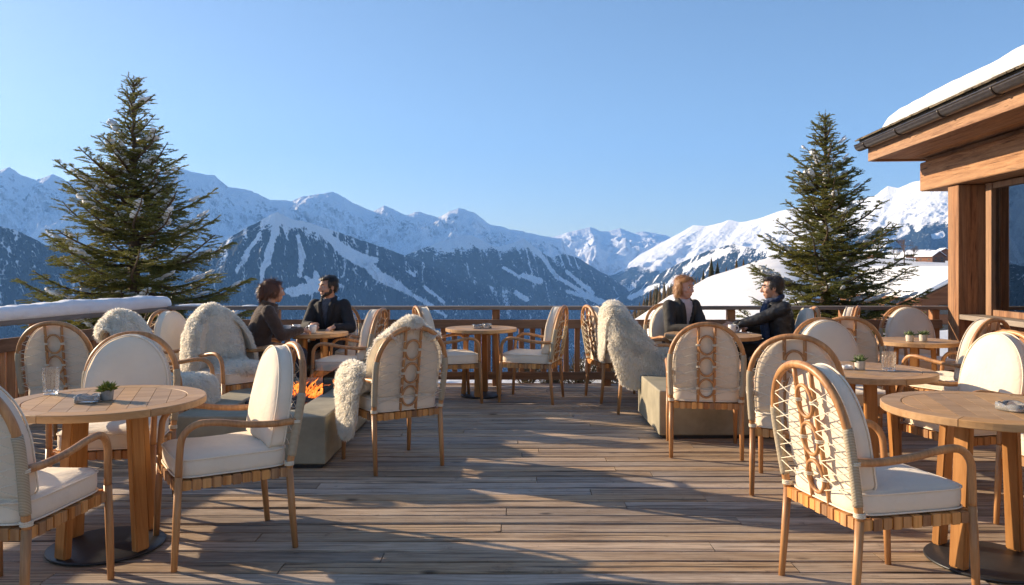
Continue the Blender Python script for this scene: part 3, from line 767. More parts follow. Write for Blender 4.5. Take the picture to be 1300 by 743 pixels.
def fir(name_loc, H, seed, label, base_r, z0, lean=0, wide=1.0, ground=-.5, bias=None):
    rs = np.random.RandomState(seed)
    root = thing('fir_tree', label, 'tree', (name_loc[0], name_loc[1], 0))
    tr = MB(); tr.tube([(0, 0, ground), (.01, 0, H * .3), (0, .01, H * .7), (0, 0, H)], [.11, .085, .04, .006], 10); 
    starts = []; ends = []; wid = []
    snow = []
    br = MB()
    z = z0; 
    while z < H - .10:
        f = (z - z0) / (H - z0)
        Lmax = base_r * (1 - f) ** 1.05 + .09
        nb = rs.randint(5, 8) if f < .8 else rs.randint(4, 6)
        a0 = rs.rand() * 6.28
        for i in range(nb):
            az = a0 + 2 * PI * i / nb + rs.normal(0, .22)
            L = Lmax * (rs.uniform(.42, 1.15) + (rs.rand() < .15) * .2)
            if bias is not None: L *= 1 + bias[0] * max(0, math.cos(az - bias[1])) * (1 - f)
            zz = z + rs.normal(0, .05)
            up0 = -.10 + .75 * f + rs.normal(0, .08)
            n = max(5, int(L / .10)); P = []
            for q in range(n + 1):
                s = q / n; rr = L * s
                hz = up0 * rr - .22 * L * s * (1 - f) + .27 * L * s ** 2.4 * (1 - .3 * f) - .06 * math.sin(s * 3) * L * (1 - f)
                wob = .03 * math.sin(s * 7 + az * 5) * L
                P.append(np.array([rr * math.cos(az) - wob * math.sin(az), rr * math.sin(az) + wob * math.cos(az), zz + hz]))
            br.tube([tuple(p) for p in P], [.018 * (1 - .85 * q / n) * (.5 + L) + .003 for q in range(n + 1)], 5, caps=False)
            for q in range(n): starts.append(P[q]); ends.append(P[q + 1]); wid.append(1.0)
            # side twigs
            m = max(5, int(L / .048))
            for tq in range(m):
                s = .12 + .88 * (tq + rs.rand() * .6) / m
                if s > 1: continue
                ii = min(int(s * n), n - 1); p = P[ii] + (P[ii + 1] - P[ii]) * (s * n - ii)
                t = P[ii + 1] - P[ii]; t /= np.linalg.norm(t)
                sd_ = 1 if tq % 2 else -1
                lat = np.cross(t, [0, 0, 1]); lat /= np.linalg.norm(lat) + 1e-6
                dirv = t * rs.uniform(.45, .8) + lat * sd_ * rs.uniform(.75, 1.1) + np.array([0, 0, rs.normal(-.12 * (1 - f), .16)])
                dirv /= np.linalg.norm(dirv)
                tl = (L * .42 * (1 - s) ** .5 + .10) * rs.uniform(.6, 1.15); tl = min(tl, .55)
                e = p + dirv * tl + np.array([0, 0, -.10 * tl])
                mid = p + dirv * tl * .5
                starts += [p, mid]; ends += [mid, e]; wid += [.9, .8]
                if tl > .16:
                    for u in (.3, .5, .68, .85):
                        for s2 in (-1, 1):
                            l2 = np.cross(dirv, [0, 0, 1]); l2 /= np.linalg.norm(l2) + 1e-6
                            d2 = dirv * .8 + l2 * s2 * .7 + np.array([0, 0, rs.normal(-.05, .15)]); d2 /= np.linalg.norm(d2)
                            a_ = p + (e - p) * u; l3 = tl * (1 - u * .7) * .42 * rs.uniform(.6, 1.1)
                            starts.append(a_); ends.append(a_ + d2 * l3); wid.append(.8)
            # snow resting on boughs
            if rs.rand() < .75 and f < .9 and L > .35:
                s = rs.uniform(.45, .95); ii = min(int(s * n), n - 1); snow.append((P[ii], (P[ii + 1] - P[ii]), rs.uniform(.04, .095) * 1.0))
            if f < .5 and rs.rand() < .35 and L > .6:
                s = rs.uniform(.6, .9); ii = min(int(s * n), n - 1)
                for w_ in (-.12, 0, .12): snow.append((P[ii] + (P[ii + 1] - P[ii]) * w_ / .1 + np.array([0, 0, .02]), (P[ii + 1] - P[ii]), rs.uniform(.05, .09)))
            if rs.rand() < .5 and L > .35:
                for _ in range(2):
                    s = rs.uniform(.3, .95); ii = min(int(s * n), n - 1); snow.append((P[ii] + rs.normal(0, .05, 3), (P[ii + 1] - P[ii]), rs.uniform(.015, .035)))
        z += (.165 - .06 * f) * rs.uniform(.8, 1.2) * max(.8, H / 5)
    starts.append(np.array([0, 0, H - .35])); ends.append(np.array([0, 0, H + .05])); wid.append(.7)
    S = np.array(starts); E = np.array(ends); Wd = np.array(wid)
    Ls = np.linalg.norm(E - S, axis=1)
    cnt = np.maximum((Ls / .0046).astype(int), 4)
    idx = np.repeat(np.arange(len(S)), cnt); N = len(idx)
    u = rs.rand(N)[:, None]; base = S[idx] + (E - S)[idx] * u
    T = (E - S)[idx] / Ls[idx][:, None]
    rv = rs.normal(0, 1, (N, 3)); rv -= T * np.sum(rv * T, 1)[:, None]; rv /= np.linalg.norm(rv, axis=1)[:, None]
    rv[:, 2] = np.abs(rv[:, 2]) * .6 + rv[:, 2] * .4
    nd = T * .75 + rv * .8; nd /= np.linalg.norm(nd, axis=1)[:, None]
    ln = (rs.uniform(.024, .046, N) * Wd[idx])[:, None]
    side = np.cross(nd, rv + rs.normal(0, .3, (N, 3))); side /= np.linalg.norm(side, axis=1)[:, None] + 1e-6
    w = .0048
    tip = base + nd * ln
    V = np.stack([base - side * w, base + side * w, tip + side * w * .35], 1).reshape(-1, 3)
    F = np.arange(N * 3).reshape(-1, 3)
    cm = np_mesh('fir_crown', V, F, M['needle'])
    tro = tr.build('trunk', M['bark'], root)
    cr = link('crown', cm, root); br.build('bough', M['bark'], tro)
    sn = MB()
    for p, t, r in snow:
        t = Vector(t).normalized(); q = t.to_track_quat('X', 'Z').to_matrix()
        for c_ in range(3):
            o = q @ Vector((rs.uniform(-1, 1) * r * 1.3, rs.uniform(-.7, .7) * r, .040 + rs.uniform(.0, .3) * r))
            rr = r * rs.uniform(.5, .95); bx0 = len(sn.v)
            sn.ball(Vector(p) + o + Vector((0, 0, .012)), (rr * rs.uniform(1, 1.5), rr * rs.uniform(.7, 1.1), rr * rs.uniform(.32, .5)), 0, 9, 6, q)
            for vi in range(bx0, len(sn.v)):
                v = sn.v[vi]; k_ = .012 * float(rs.normal()); sn.v[vi] = (v[0] + k_, v[1] + k_ * .5, v[2] + k_ * .4)
    so_ = sn.build('snow_clumps', M['snow'], root); so_['kind'] = 'stuff'
    return root, N
r1, n1 = fir((-6.48, 13.5), 4.66, 5, 'tall dark fir tree with snow clumps behind the snow-capped side railing', 2.10, -.35, bias=(.2, R(-10)))
r2, n2 = fir((5.57, 14.0), 4.15, 12, 'dark fir tree with snow flecks beyond the railing beside the timber chalet', 1.72, -.35, bias=(.15, R(-10)))
print('needles', n1, n2)

# conifers and larches far off on the slope at the hill's shoulder
def mini_conifer(seed, H, rad, mat):
    rs = np.random.RandomState(seed); V = []; F = []
    lv = 44
    for i in range(lv):
        f = i / lv; z = H * (.06 + .94 * f); r = rad * (1 - f) ** .85 * rs.uniform(.75, 1.1) + .05
        nb = 11
        for k in range(nb):
            a = rs.rand() * 6.28; L = r * rs.uniform(.6, 1.1); w = .34 * r + .07
            dx, dy = math.cos(a), math.sin(a); o = len(V)
            drop = .55 * L
            V += [(0, 0, z + .10), (dx * L * .6 - dy * w, dy * L * .6 + dx * w, z - drop * .35), (dx * L, dy * L, z - drop * rs.uniform(.5, 1.1)), (dx * L * .6 + dy * w, dy * L * .6 - dx * w, z - drop * .35), (dx * L * .55, dy * L * .55, z - drop * .1 + .12 * r)]
            F += [(o, o + 1, o + 4), (o + 1, o + 2, o + 4), (o + 2, o + 3, o + 4), (o + 3, o, o + 4)]
    return np_mesh('conifer', V, F, mat)
far_dark = needlemat('far_conifer', (.03, .036, .018), (.08, .075, .034))
larch = needlemat('far_larch', (.10, .075, .035), (.19, .13, .06))
cms = [mini_conifer(100 + i, 8, 1.7, far_dark if i < 4 else larch) for i in range(7)]
def at(px, py, Y): return ((px - CX) / F0 * Y, Y, EYE + (HY - py) / F0 * Y)
rs = random.Random(21); cnt = 0; tries = 0
spots = []
while cnt < 260 and tries < 9000:
    tries += 1
    Y = rs.uniform(190, 460); px = rs.uniform(752, 893); x = (px - CX) / F0 * Y
    z = float(ground_z(x, Y))
    lim = float(ipol([(752, 418), (790, 396), (806, 386), (829, 364), (843, 357), (870, 352), (893, 350)], px)) + (rs.uniform(-2, 8) if rs.random() < .45 else rs.uniform(5, 26))
    zt = EYE + (HY - lim) / F0 * Y; h = (zt - z) / 8
    if not .7 < h < 4.6: continue
    if any((x - a) ** 2 + (Y - b) ** 2 < 8 for a, b in spots): continue
    spots.append((x, Y))
    k = rs.choice([0, 1, 2, 3, 4, 5, 6, 4, 5, 6])
    o = link('conifer_tree', cms[k], None, (x, Y, z - .3), rs.uniform(0, 360)); o.scale = (h * .62, h * .62, h)
    tag(o, 'far conifer or larch in the brown-green wood below the snowy hill', 'tree', 'trees of the wood below the snowy hill'); cnt += 1
print('far trees', cnt)
for i, (px, py, hpx, k, lab) in enumerate([(903, 349, 24, 0, 'tallest dark conifer standing on the snowy hill crest behind the ginger man'), (911, 347, 17, 1, 'dark conifer close beside the tallest conifer on the snowy hill crest'), (893, 352, 11, 2, 'short dark conifer on the snowy hill crest just below its tall pair'),
        (935, 342, 15, 4, 'brown larch near the top of the snowy hill, first of the crest pair'), (944, 340, 13, 5, 'brown larch near the top of the snowy hill, higher of the crest pair'), (922, 346, 9, 6, 'low brown shrubby larch on the snowy hill crest between conifers and larches')]):
    Y = 152; x = (px - CX) / F0 * Y; z = float(ground_z(x, Y)); zt = EYE + (HY - (py - hpx)) / F0 * Y
    h = max((zt - z) / 8, .15); o = link('conifer_tree', cms[k], None, (x, Y, z - .2), i * 50); o.scale = (h * 1.0, h * 1.0, h)
    tag(o, lab, 'tree', 'trees on the hill crest')
# snow-dusted bushes just beyond the railing
bsh = needlemat('dry_bush', (.10, .085, .05), (.17, .14, .085))
def bush(seed, h, w):
    rs = np.random.RandomState(seed); V = []; F = []; S = MB()
    for i in range(70):
        a = rs.rand() * 6.28; r = w * rs.rand() ** .6; L = h * rs.uniform(.5, 1.1) * (1 - .4 * r / w)
        p0 = np.array([.25 * r * math.cos(a), .25 * r * math.sin(a), 0]); p1 = np.array([r * math.cos(a), r * math.sin(a), L])
        pm_ = (p0 + p1) / 2 + rs.normal(0, .04, 3)
        S.tube([p0, pm_, p1], [.007, .005, .002], 4, caps=False)
        for _ in range(6):
            q = pm_ + (p1 - pm_) * rs.rand(); S.tube([q, q + rs.normal(0, .09, 3) + np.array([0, 0, .09])], [.004, .0015], 4, caps=False)
    return S
rs = random.Random(2)
blabs = ['dry twiggy bush in the snow seen through the slats beside the draped white fleece', 'dry bush on the snow seen between slats just past the far table', 'low twiggy bush in snow behind the railing below the central view', 'grey dry bush beyond the railing behind the far chair facing left', 'dead bush in the snow behind the far slats near the sheepskin chair', 'dry bush poking from snow between railing and right fir tree', 'twiggy brown bush right of the fir trunk beyond the railing', 'dry low shrub outside the railing below the snow-roofed barn']
for i, (px, Y, h) in enumerate([(800, 11.6, .55), (735, 12.2, .5), (700, 11.4, .22), (668, 12.2, .4), (770, 12.8, .6), (950, 12.5, .55), (1105, 12.6, .6), (1140, 11.8, .5)]):
    x = (px - CX) / F0 * Y; S = bush(40 + i, h, h * .75)
    z = float(ground_z(x, Y)); o = S.build('dry_bush', bsh); o.location = (x, Y, z - .03); tag(o, blabs[i], 'bush', 'dry bushes beyond the railing')
# ------------------------------------------------------------------ distant chalets
def farhouse(loc, rz, w, l, h, rise, label, over=.6, snow=.35):
    r = thing('chalet', label, 'house', loc, rz, 'snow-roofed chalets on the slope')
    b = MB(); hw, hl = w / 2, l / 2
    V = [(-hw, -hl, -3), (hw, -hl, -3), (hw, hl, -3), (-hw, hl, -3), (-hw, -hl, h), (hw, -hl, h), (hw, hl, h), (-hw, hl, h), (0, -hl, h + rise), (0, hl, h + rise)]
    b.add(V, [(0, 1, 5, 8, 4), (2, 3, 7, 9, 6), (1, 2, 6, 5), (3, 0, 4, 7), (3, 2, 1, 0)]); b.build('wall', M['farwood'], r)
    k = rise / hw
    for nm, z0, z1, mm in (('roof', .02, .16, M['farwood']), ('roof_snow', .165, .165 + snow, M['snow'])):
        b = MB(); o = over - (.08 if nm == 'roof_snow' else 0)
        for s in (-1, 1):
            P = []
            for yy in (-hl - o, hl + o):
                for x, z in ((0, z0), (hw + o, z0), (hw + o, z1 - (.12 if nm == 'roof_snow' else 0)), (0, z1)):
                    P.append((s * (x + .0), yy, h + rise - k * x + z))
            b.add(P, [(0, 1, 2, 3), (7, 6, 5, 4), (0, 4, 5, 1), (1, 5, 6, 2), (2, 6, 7, 3)])
        b.build(nm, mm, r, .05 if nm == 'roof' else .1, fix=True)
    for x in (-.25, .25):
        for z in (.3, .72):
            f = MB(); f.box((x * w, -hl - .03, h * z), (w * .13, .08, h * .2)); f.build('window', M['farwin'], r)
    for y_ in (-.28, .2):
        f = MB(); f.box((-hw - .03, l * y_, h * .5), (.08, l * .1, h * .24)); f.build('window', M['farwin'], r)
    return r
M['farwood'] = wood('brown_chalet_timber', (.11, .045, .022), (.24, .105, .05), 'X', 2, .8, .1, .2, .1)
M['farwin'] = plain('far_window', (.05, .055, .06), .2, 5, .3)
farhouse((23.9, 46.5, -2.6), 4, 4.9, 9.0, 2.45, 1.12, 'snow-roofed brown barn just below the terrace between the fir and the chalet post')
for px, py, Y, rz, w, lab in ((1181, 331, 330, 20, 7, 'small far brown chalet with white roof, low one beside the timber post'), (1197, 322, 390, -15, 9, 'small far brown chalet with white roof touching the timber post, uppermost'), (1163, 329, 420, 50, 7, 'small far chalet with white roof, nearest to the fir tree'), (1110, 331, 430, 10, 7, 'tiny far chalet with white roof showing through the fir boughs')):
    x = (px - CX) / F0 * Y; z = float(ground_z(x, Y)); farhouse((x, Y, max(z, EYE + (HY - py - 8) / F0 * Y) - .3), rz, w, w * 1.2, w * .35, w * .28, lab)
# bare trees by the far chalets
bt = plain('bare_wood', (.12, .08, .06), .9, 10, .3)
def bare(seed, H):
    rs = np.random.RandomState(seed); S = MB()
    def grow(p, d, L, r, lv):
        e = p + d * L; S.tube([p, e], [r, r * .6], 5, caps=False)
        if lv == 0: return
        for _ in range(4):
            nd = d + rs.normal(0, .42, 3) + np.array([0, 0, .15]); nd /= np.linalg.norm(nd); grow(p + d * L * rs.uniform(.5, 1), nd, L * .62, r * .55, lv - 1)
    grow(np.zeros(3), np.array([0, 0, 1.0]), H * .38, H * .02, 4); return S
for i, (px, Y, H, lab) in enumerate([(1148, 300, 14, 'tall bare brown tree standing above the barn roof by the far chalets'), (1136, 310, 9, 'shorter bare brown tree just left of the tall bare one'), (1160, 320, 9, 'bare brown tree nearest to the far chalets')]):
    x = (px - CX) / F0 * Y; z = float(ground_z(x, Y)); o = bare(60 + i, H).build('bare_tree', bt); o.location = (x, Y, z); tag(o, lab, 'tree', 'bare trees by the far chalets')
# ------------------------------------------------------------------ armchair (faces +y, origin on the floor under the seat)
def catmull(P, n):
    P = [Vector(p) for p in P]; out = []
    Q = [P[0] * 2 - P[1]] + P + [P[-1] * 2 - P[-2]]
    for i in range(1, len(Q) - 2):
        for k in range(n):
            t = k / n
            out.append(.5 * ((2 * Q[i]) + (-Q[i - 1] + Q[i + 1]) * t + (2 * Q[i - 1] - 5 * Q[i] + 4 * Q[i + 1] - Q[i + 2]) * t * t + (-Q[i - 1] + 3 * Q[i] - 3 * Q[i + 1] + Q[i + 2]) * t ** 3))
    out.append(P[-1]); return out
HWID = .25; TILT = math.tan(R(9.5)); YB = -.255
def backy(z): return YB - max(0, z - .40) * TILT
ZA = .70; ZTOP = .99
def arch_pt(u):          # u in [-1,1] along the bent back frame, from one seat corner over the top to the other
    Ls = ZA - .40; La = 2.35 * .5 * .55
    s = abs(u)
    if s > .52: z = .40 + Ls * (1 - s) / .48; x = HWID + .012 * math.sin((1 - s) / .48 * PI / 2)
    else:
        a = s / .52 * PI / 2; x = (HWID + .012) * math.sin(a) ** .92 if a > 0 else 0; z = ZA + (ZTOP - ZA) * math.cos(a) ** .92 if a < PI / 2 - 1e-6 else ZA
    return Vector((math.copysign(x, u), backy(z), z))
def arch_half(z):        # inner half width of the frame at height z
    if z <= ZA: return HWID + .008
    return (HWID + .012) * math.sqrt(max(0, 1 - ((z - ZA) / (ZTOP - ZA)) ** 2))
CH = {}
def mk():
    b = MB(); b.tube([arch_pt(-1 + 2 * i / 64) for i in range(65)], .0175, 10); CH['back_frame'] = (b.mesh('chair_back_frame', M['cane']), None)
    for nm, s in (('legrl', -1), ('legrr', 1)):
        b = MB(); b.tube([(s * .252, -.285, 0), (s * .252, -.268, .2), (s * .25, YB, .402)], [.0145, .0175, .0185], 10); CH[nm] = b.mesh('chair_leg', M['cane'])
    for nm, s in (('legfl', -1), ('legfr', 1)):
        b = MB(); b.tube([(s * .262, .282, 0), (s * .262, .272, .22), (s * .26, .262, .43)], [.0145, .0175, .0175], 10); CH[nm] = b.mesh('chair_leg', M['cane'])
        b = MB()
        pts = catmull([(s * .26, .262, .43), (s * .262, .258, .53), (s * .266, .245, .615), (s * .272, .19, .665), (s * .275, .10, .668), (s * .272, -.03, .645), (s * .268, -.17, .632), (s * .262, -.285, .635)], 6)
        b.tube(pts, .0165, 10); CH['arm' + nm] = b.mesh('chair_armrest', M['cane'])
    b = MB()
    for s in (-1, 1):
        b.bar((s * .245, -.245, .384), (s * .245, .255, .384), .026, .036); 
    b.bar((-.235, .262, .384), (.235, .262, .384), .026, .036); b.bar((-.235, -.253, .384), (.235, -.253, .384), .026, .036)
    CH['seat_frame'] = b.mesh('chair_seat_frame', M['cane'])
    b = MB(); rnd = random.Random(1)
    n = 11
    for i in range(n):
        f = (i + .5) / n - .5; w = .5 / n * .80
        t = .0065 if i % 2 else .004
        for s in (-1, 1):
            b.box((s * .245, f * .50, .384), (.026 + 2 * t, w, .036 + 2 * t)); b.box((f * .47, .262 if s > 0 else -.253, .384), (w * .94, .026 + 2 * t, .036 + 2 * t))
        b.box((f * .47, 0, .398 + .003 * (i % 2)), (w * .94, .49, .003)); b.box((0, f * .50, .4005 + .003 * ((i + 1) % 2)), (.47, w, .003))
    CH['straps'] = b.mesh('chair_straps', M['strap'])
    # seat cushion
    def cushion(outline, prof, up):
        n = len(outline); cx = (min(p[0] for p in outline) + max(p[0] for p in outline)) / 2; cy = (min(p[1] for p in outline) + max(p[1] for p in outline)) / 2
        rx = max(p[0] for p in outline) - cx; rings = []
        for off, h in prof:
            ring = []
            for i in range(n):
                p = Vector(outline[i])
                if off <= .02:
                    a = Vector(outline[i - 1]); c = Vector(outline[(i + 1) % n]); t = (c - a).normalized(); q = p - Vector((t.y, -t.x)) * off
                else:
                    k = 1 - off / rx; q = Vector((cx + (p.x - cx) * k, cy + (p.y - cy) * k))
                ring.append(up(q.x, q.y, h))
            rings.append(ring)
        return rings
    n = 72; out = []
    for i in range(n):
        a = 2 * PI * i / n; c, s = math.cos(a), math.sin(a)
        out.append((math.copysign(abs(c) ** .30, c) * .243, math.copysign(abs(s) ** .30, s) * .262 + .006))
    T = .098
    prof = [(.06, .001), (.012, .003), (.003, .010), (-.002, .03), (-.003, T / 2), (-.002, T - .022), (.004, T - .006), (.016, T + .002), (.05, T + .010), (.12, T + .017), (.18, T + .019), (.225, T + .0195)]
    b = MB(); b.loft(cushion(out, prof, lambda x, y, h: Vector((x, y, .407 + h + (.004 * math.sin(x * 23) * math.sin(y * 19 + 1) - .012 * math.exp(-((x / .15) ** 2 + ((y + .02) / .16) ** 2))) * (h > .05))))); CH['seat_cushion'] = b.mesh('chair_seat_cushion', M['linen']); fix_normals(CH['seat_cushion'])
    b = MB()
    for zz in (.407 + T - .008, .417): b.tube([(x * 1.012, y * 1.012, zz) for x, y in out], .0042, 6, closed=True)
    CH['seat_piping'] = b.mesh('seat_piping', M['piping'])
    # back cushion: arched outline in the plane of the back
    out = []; zb = .508; zt = .985; hw = .232
    m = 40
    for i in range(m + 1):
        a = PI * i / m; out.append((hw * math.cos(a), ZA - .01 + (zt - ZA + .01) * math.sin(a)))
    for k in range(1, 9): out.append((-hw, ZA - .01 + (zb + .03 - ZA + .01) * k / 8))
    for k in range(1, 6): a = PI + PI / 2 * k / 5; out.append((-hw + .03 + .03 * math.cos(a), zb + .03 + .03 * math.sin(a)))
    for k in range(1, 10): out.append((-hw + .03 + (2 * hw - .06) * k / 10, zb))
    for k in range(0, 6): a = -PI / 2 + PI / 2 * k / 5; out.append((hw - .03 + .03 * math.cos(a), zb + .03 + .03 * math.sin(a)))
    for k in range(1, 8): out.append((hw, zb + .03 + (ZA - .01 - zb - .03) * k / 8))
    area = sum(out[i - 1][0] * out[i][1] - out[i][0] * out[i - 1][1] for i in range(len(out)))
    if area < 0: out = out[::-1]
    T2 = .088
    prof = [(.07, .004), (.02, .002), (.006, .006), (-.002, .022), (-.003, T2 / 2), (-.002, T2 - .02), (.004, T2 - .007), (.016, T2 + .002), (.06, T2 + .012), (.12, T2 + .018), (.18, T2 + .02), (.222, T2 + .0205)]
    up = lambda x, z, h: Vector((x, backy(z) + .030 + h + .003 * math.sin(x * 21) * math.sin(z * 17), z))
    b = MB(); b.loft(cushion(out, prof, up)); CH['back_cushion'] = b.mesh('chair_back_cushion', M['linen']); fix_normals(CH['back_cushion'])
    b = MB()
    for hh in (T2 - .008, .012): b.tube([(x * 1.012, backy(z) + .030 + hh, z + (.003 if z > .8 else 0)) for x, z in out], .0042, 6, closed=True)
    CH['back_piping'] = b.mesh('back_piping', M['piping'])
    for nm, s in (('pole_a', -1), ('pole_b', 1)):
        b = MB(); zt_ = ZA + (ZTOP - ZA) * math.sqrt(1 - (.058 / (HWID + .012)) ** 2) - .004
        b.tube([(s * .058, backy(z) + .004, z) for z in np.linspace(.392, zt_, 12)], .0105, 8); CH[nm] = b.mesh('back_pole', M['cane'])
    for k, zc in enumerate((.515, .675, .835)):
        b = MB(); b.tube([(.055 * math.cos(a), backy(zc + .068 * math.sin(a)) - .006, zc + .068 * math.sin(a)) for a in [2 * PI * i / 28 for i in range(28)]], .0085, 8, closed=True); CH['ring%d' % k] = b.mesh('back_ring', M['cane'])
    # criss-cross lacing between frame and poles, ties at the rings
    b = MB()
    for s in (-1, 1):
        zs = np.linspace(.47, .90, 8)
        for i in range(len(zs) - 1):
            for ph in (0, 1):
                z0, z1 = (zs[i], zs[i + 1]) if ph == 0 else (zs[i + 1], zs[i])
                w0 = arch_half(z0) if (i % 2 == 0) else .058; w1 = .058 if (i % 2 == 0) else arch_half(z1)
                off = -.012 if ph else -.008
                b.tube([(s * w0, backy(z0) + off, z0), (s * (w0 + w1) / 2, backy((z0 + z1) / 2) + off - .003, (z0 + z1) / 2), (s * w1, backy(z1) + off, z1)], .0024, 5)
        for zc in (.515, .675, .835):
            for dz in (-.004, .004): b.tube([(s * .058 + .0165 * math.cos(a), backy(zc + dz) + .0 + .0165 * math.sin(a) * 1.0, zc + dz) for a in [2 * PI * i / 10 for i in range(10)]], .0038, 5, closed=True)
        for dz in (-.007, 0, .007): b.tube([(s * .25 + .021 * math.cos(a), YB + .021 * math.sin(a), .425 + dz) for a in [2 * PI * i / 12 for i in range(12)]], .004, 5, closed=True)
        for dz in (-.004, .004): b.tube([(s * .262 + .020 * math.cos(a), -.287 + .022 * math.sin(a), .632 + dz) for a in [2 * PI * i / 12 for i in range(12)]], .004, 5, closed=True)
    CH['lacing'] = b.mesh('cord_lacing', M['cord'])
    for nm, s in (('wrap_a', -1), ('wrap_b', 1)):
        b = MB()
        us = [u for u in np.linspace(.45, .90, 24)]
        b.tube([arch_pt(s * u) for u in us], .0208, 10); CH[nm] = b.mesh('cord_wrap', M['wrap'])
mk()
def make_chair(name='armchair'):
    r = link(name, None); r['category'] = 'armchair'; r['group'] = 'cane armchairs on the terrace'
    sc_ = link('seat_cushion', CH['seat_cushion'], r); link('piping', CH['seat_piping'], sc_)
    bc_ = link('back_cushion', CH['back_cushion'], r); link('piping', CH['back_piping'], bc_)
    bf = link('back_frame', CH['back_frame'][0], r)
    for k in ('legrl', 'legrr', 'legfl', 'legfr'): link('leg', CH[k], r)
    for k in ('armlegfl', 'armlegfr'): link('armrest', CH[k], r)
    sf = link('seat_frame', CH['seat_frame'], r); link('strap_weave', CH['straps'], sf)
    for k in ('pole_a', 'pole_b'): link('back_pole', CH[k], r)
    for k in range(3): link('back_ring', CH['ring%d' % k], r)
    link('cord_lacing', CH['lacing'], r)
    for k in ('wrap_a', 'wrap_b'): link('cord_wrap', CH[k], bf)
    return r
proto = make_chair(); used = [False]
CHAIRS = {
 'front_left': (-2.08, 3.27, -4, 'cane armchair at the lower left corner, cut by the photo edge, lattice back towards us'),
 'left_table_back': (-2.27, 4.52, 191, 'cane armchair behind the nearest left table, its cream back cushion facing us'),
 'left_rail': (-3.42, 6.15, 6, 'cane armchair in shade with its ringed lattice back to us before the snow-capped railing'),
 'left_fleece': (-2.64, 5.98, 266, 'armchair hidden under white fleece just behind the left table chairs'),
 'corner': (-2.95, 7.35, 258, 'pale-cushioned armchair side-on at the left corner of the railing, facing right'),
 'draped_left': (-2.46, 6.95, 232, 'armchair draped in shaggy white sheepskin to the left of the seated woman'),
 'woman': (-2.44, 7.62, 296, 'armchair in which the woman in brown sits'),
 'man_left': (-2.00, 8.62, 176, 'armchair in which the bearded man in black sits'),
 'fire_far': (-1.62, 7.76, 84, 'empty armchair facing left to the table of the bearded man and woman'),
 'centre': (-.86, 5.67, 33, 'armchair with pale sheepskin over its back and arm, right of the burning fire pit'),
 'mid_left': (-.66, 8.28, 288, 'empty armchair left of the small table at the middle of the far railing'),
 'mid_right': (.21, 8.36, 74, 'empty armchair right of the small table at the middle of the far railing'),
 'far_plain': (1.14, 8.42, 283, 'armchair with bare white cushion half hidden behind the armchair covered in thick fleece'),
 'draped_right': (1.33, 7.72, 262, 'armchair fully covered by thick white sheepskin beside the right fire pit'),
 'man_ginger': (1.80, 8.45, 195, 'armchair with pale cushion in which the ginger-haired man sits'),
 'man_leather': (2.72, 8.02, 84, 'armchair in which the man in black leather jacket sits'),
 'behind_leather': (3.28, 8.34, 62, 'armchair with ringed back just behind the man in leather jacket'),
 'pit_right': (1.47, 6.04, -10, 'armchair seen straight from behind in front of the right fire pit'),
 'mid_front': (1.82, 5.00, -24, 'armchair with laced back between the near right armchair and the one at the fire pit'),
 'near_right': (1.56, 3.40, -77, 'largest armchair at the front right, laced back and white seat in full view'),
 'right_mid_back': (2.47, 5.86, 186, 'armchair behind the middle right table, only its wide cream cushion facing us'),
 'right_far_back': (2.83, 6.72, -18, 'armchair with open arch back seen behind the cream cushion of the middle right table'),
 'rail_right': (4.08, 7.86, 178, 'armchair behind the far right table with cream cushion to us, against the railing'),
 'wall_right': (3.62, 6.48, 28, 'armchair with brown woven back beside the chalet wall under the window'),
 'right_side': (2.80, 4.88, 104, 'armchair right of the middle right table, white cushion turned left'),
 'edge_right': (2.96, 4.08, 98, 'armchair at the right photo edge with only a corner of its seat showing'),
 'near_left': (-1.46, 4.0, 122.6, 'armchair with white cushions turned towards the nearest left table, in front of the fire'),
}
CO = {}
for key, (x, y, rz, lab) in CHAIRS.items():
    o = proto if not used[0] else copy_tree(proto); used[0] = True
    o.location = (x, y, .002); o.rotation_euler = (0, 0, R(rz)); o['label'] = lab; CO[key] = o
def chair_mat(key):
    x, y, rz, _ = CHAIRS[key]; return Matrix.Translation((x, y, .002)) @ Matrix.Rotation(R(rz), 4, 'Z')

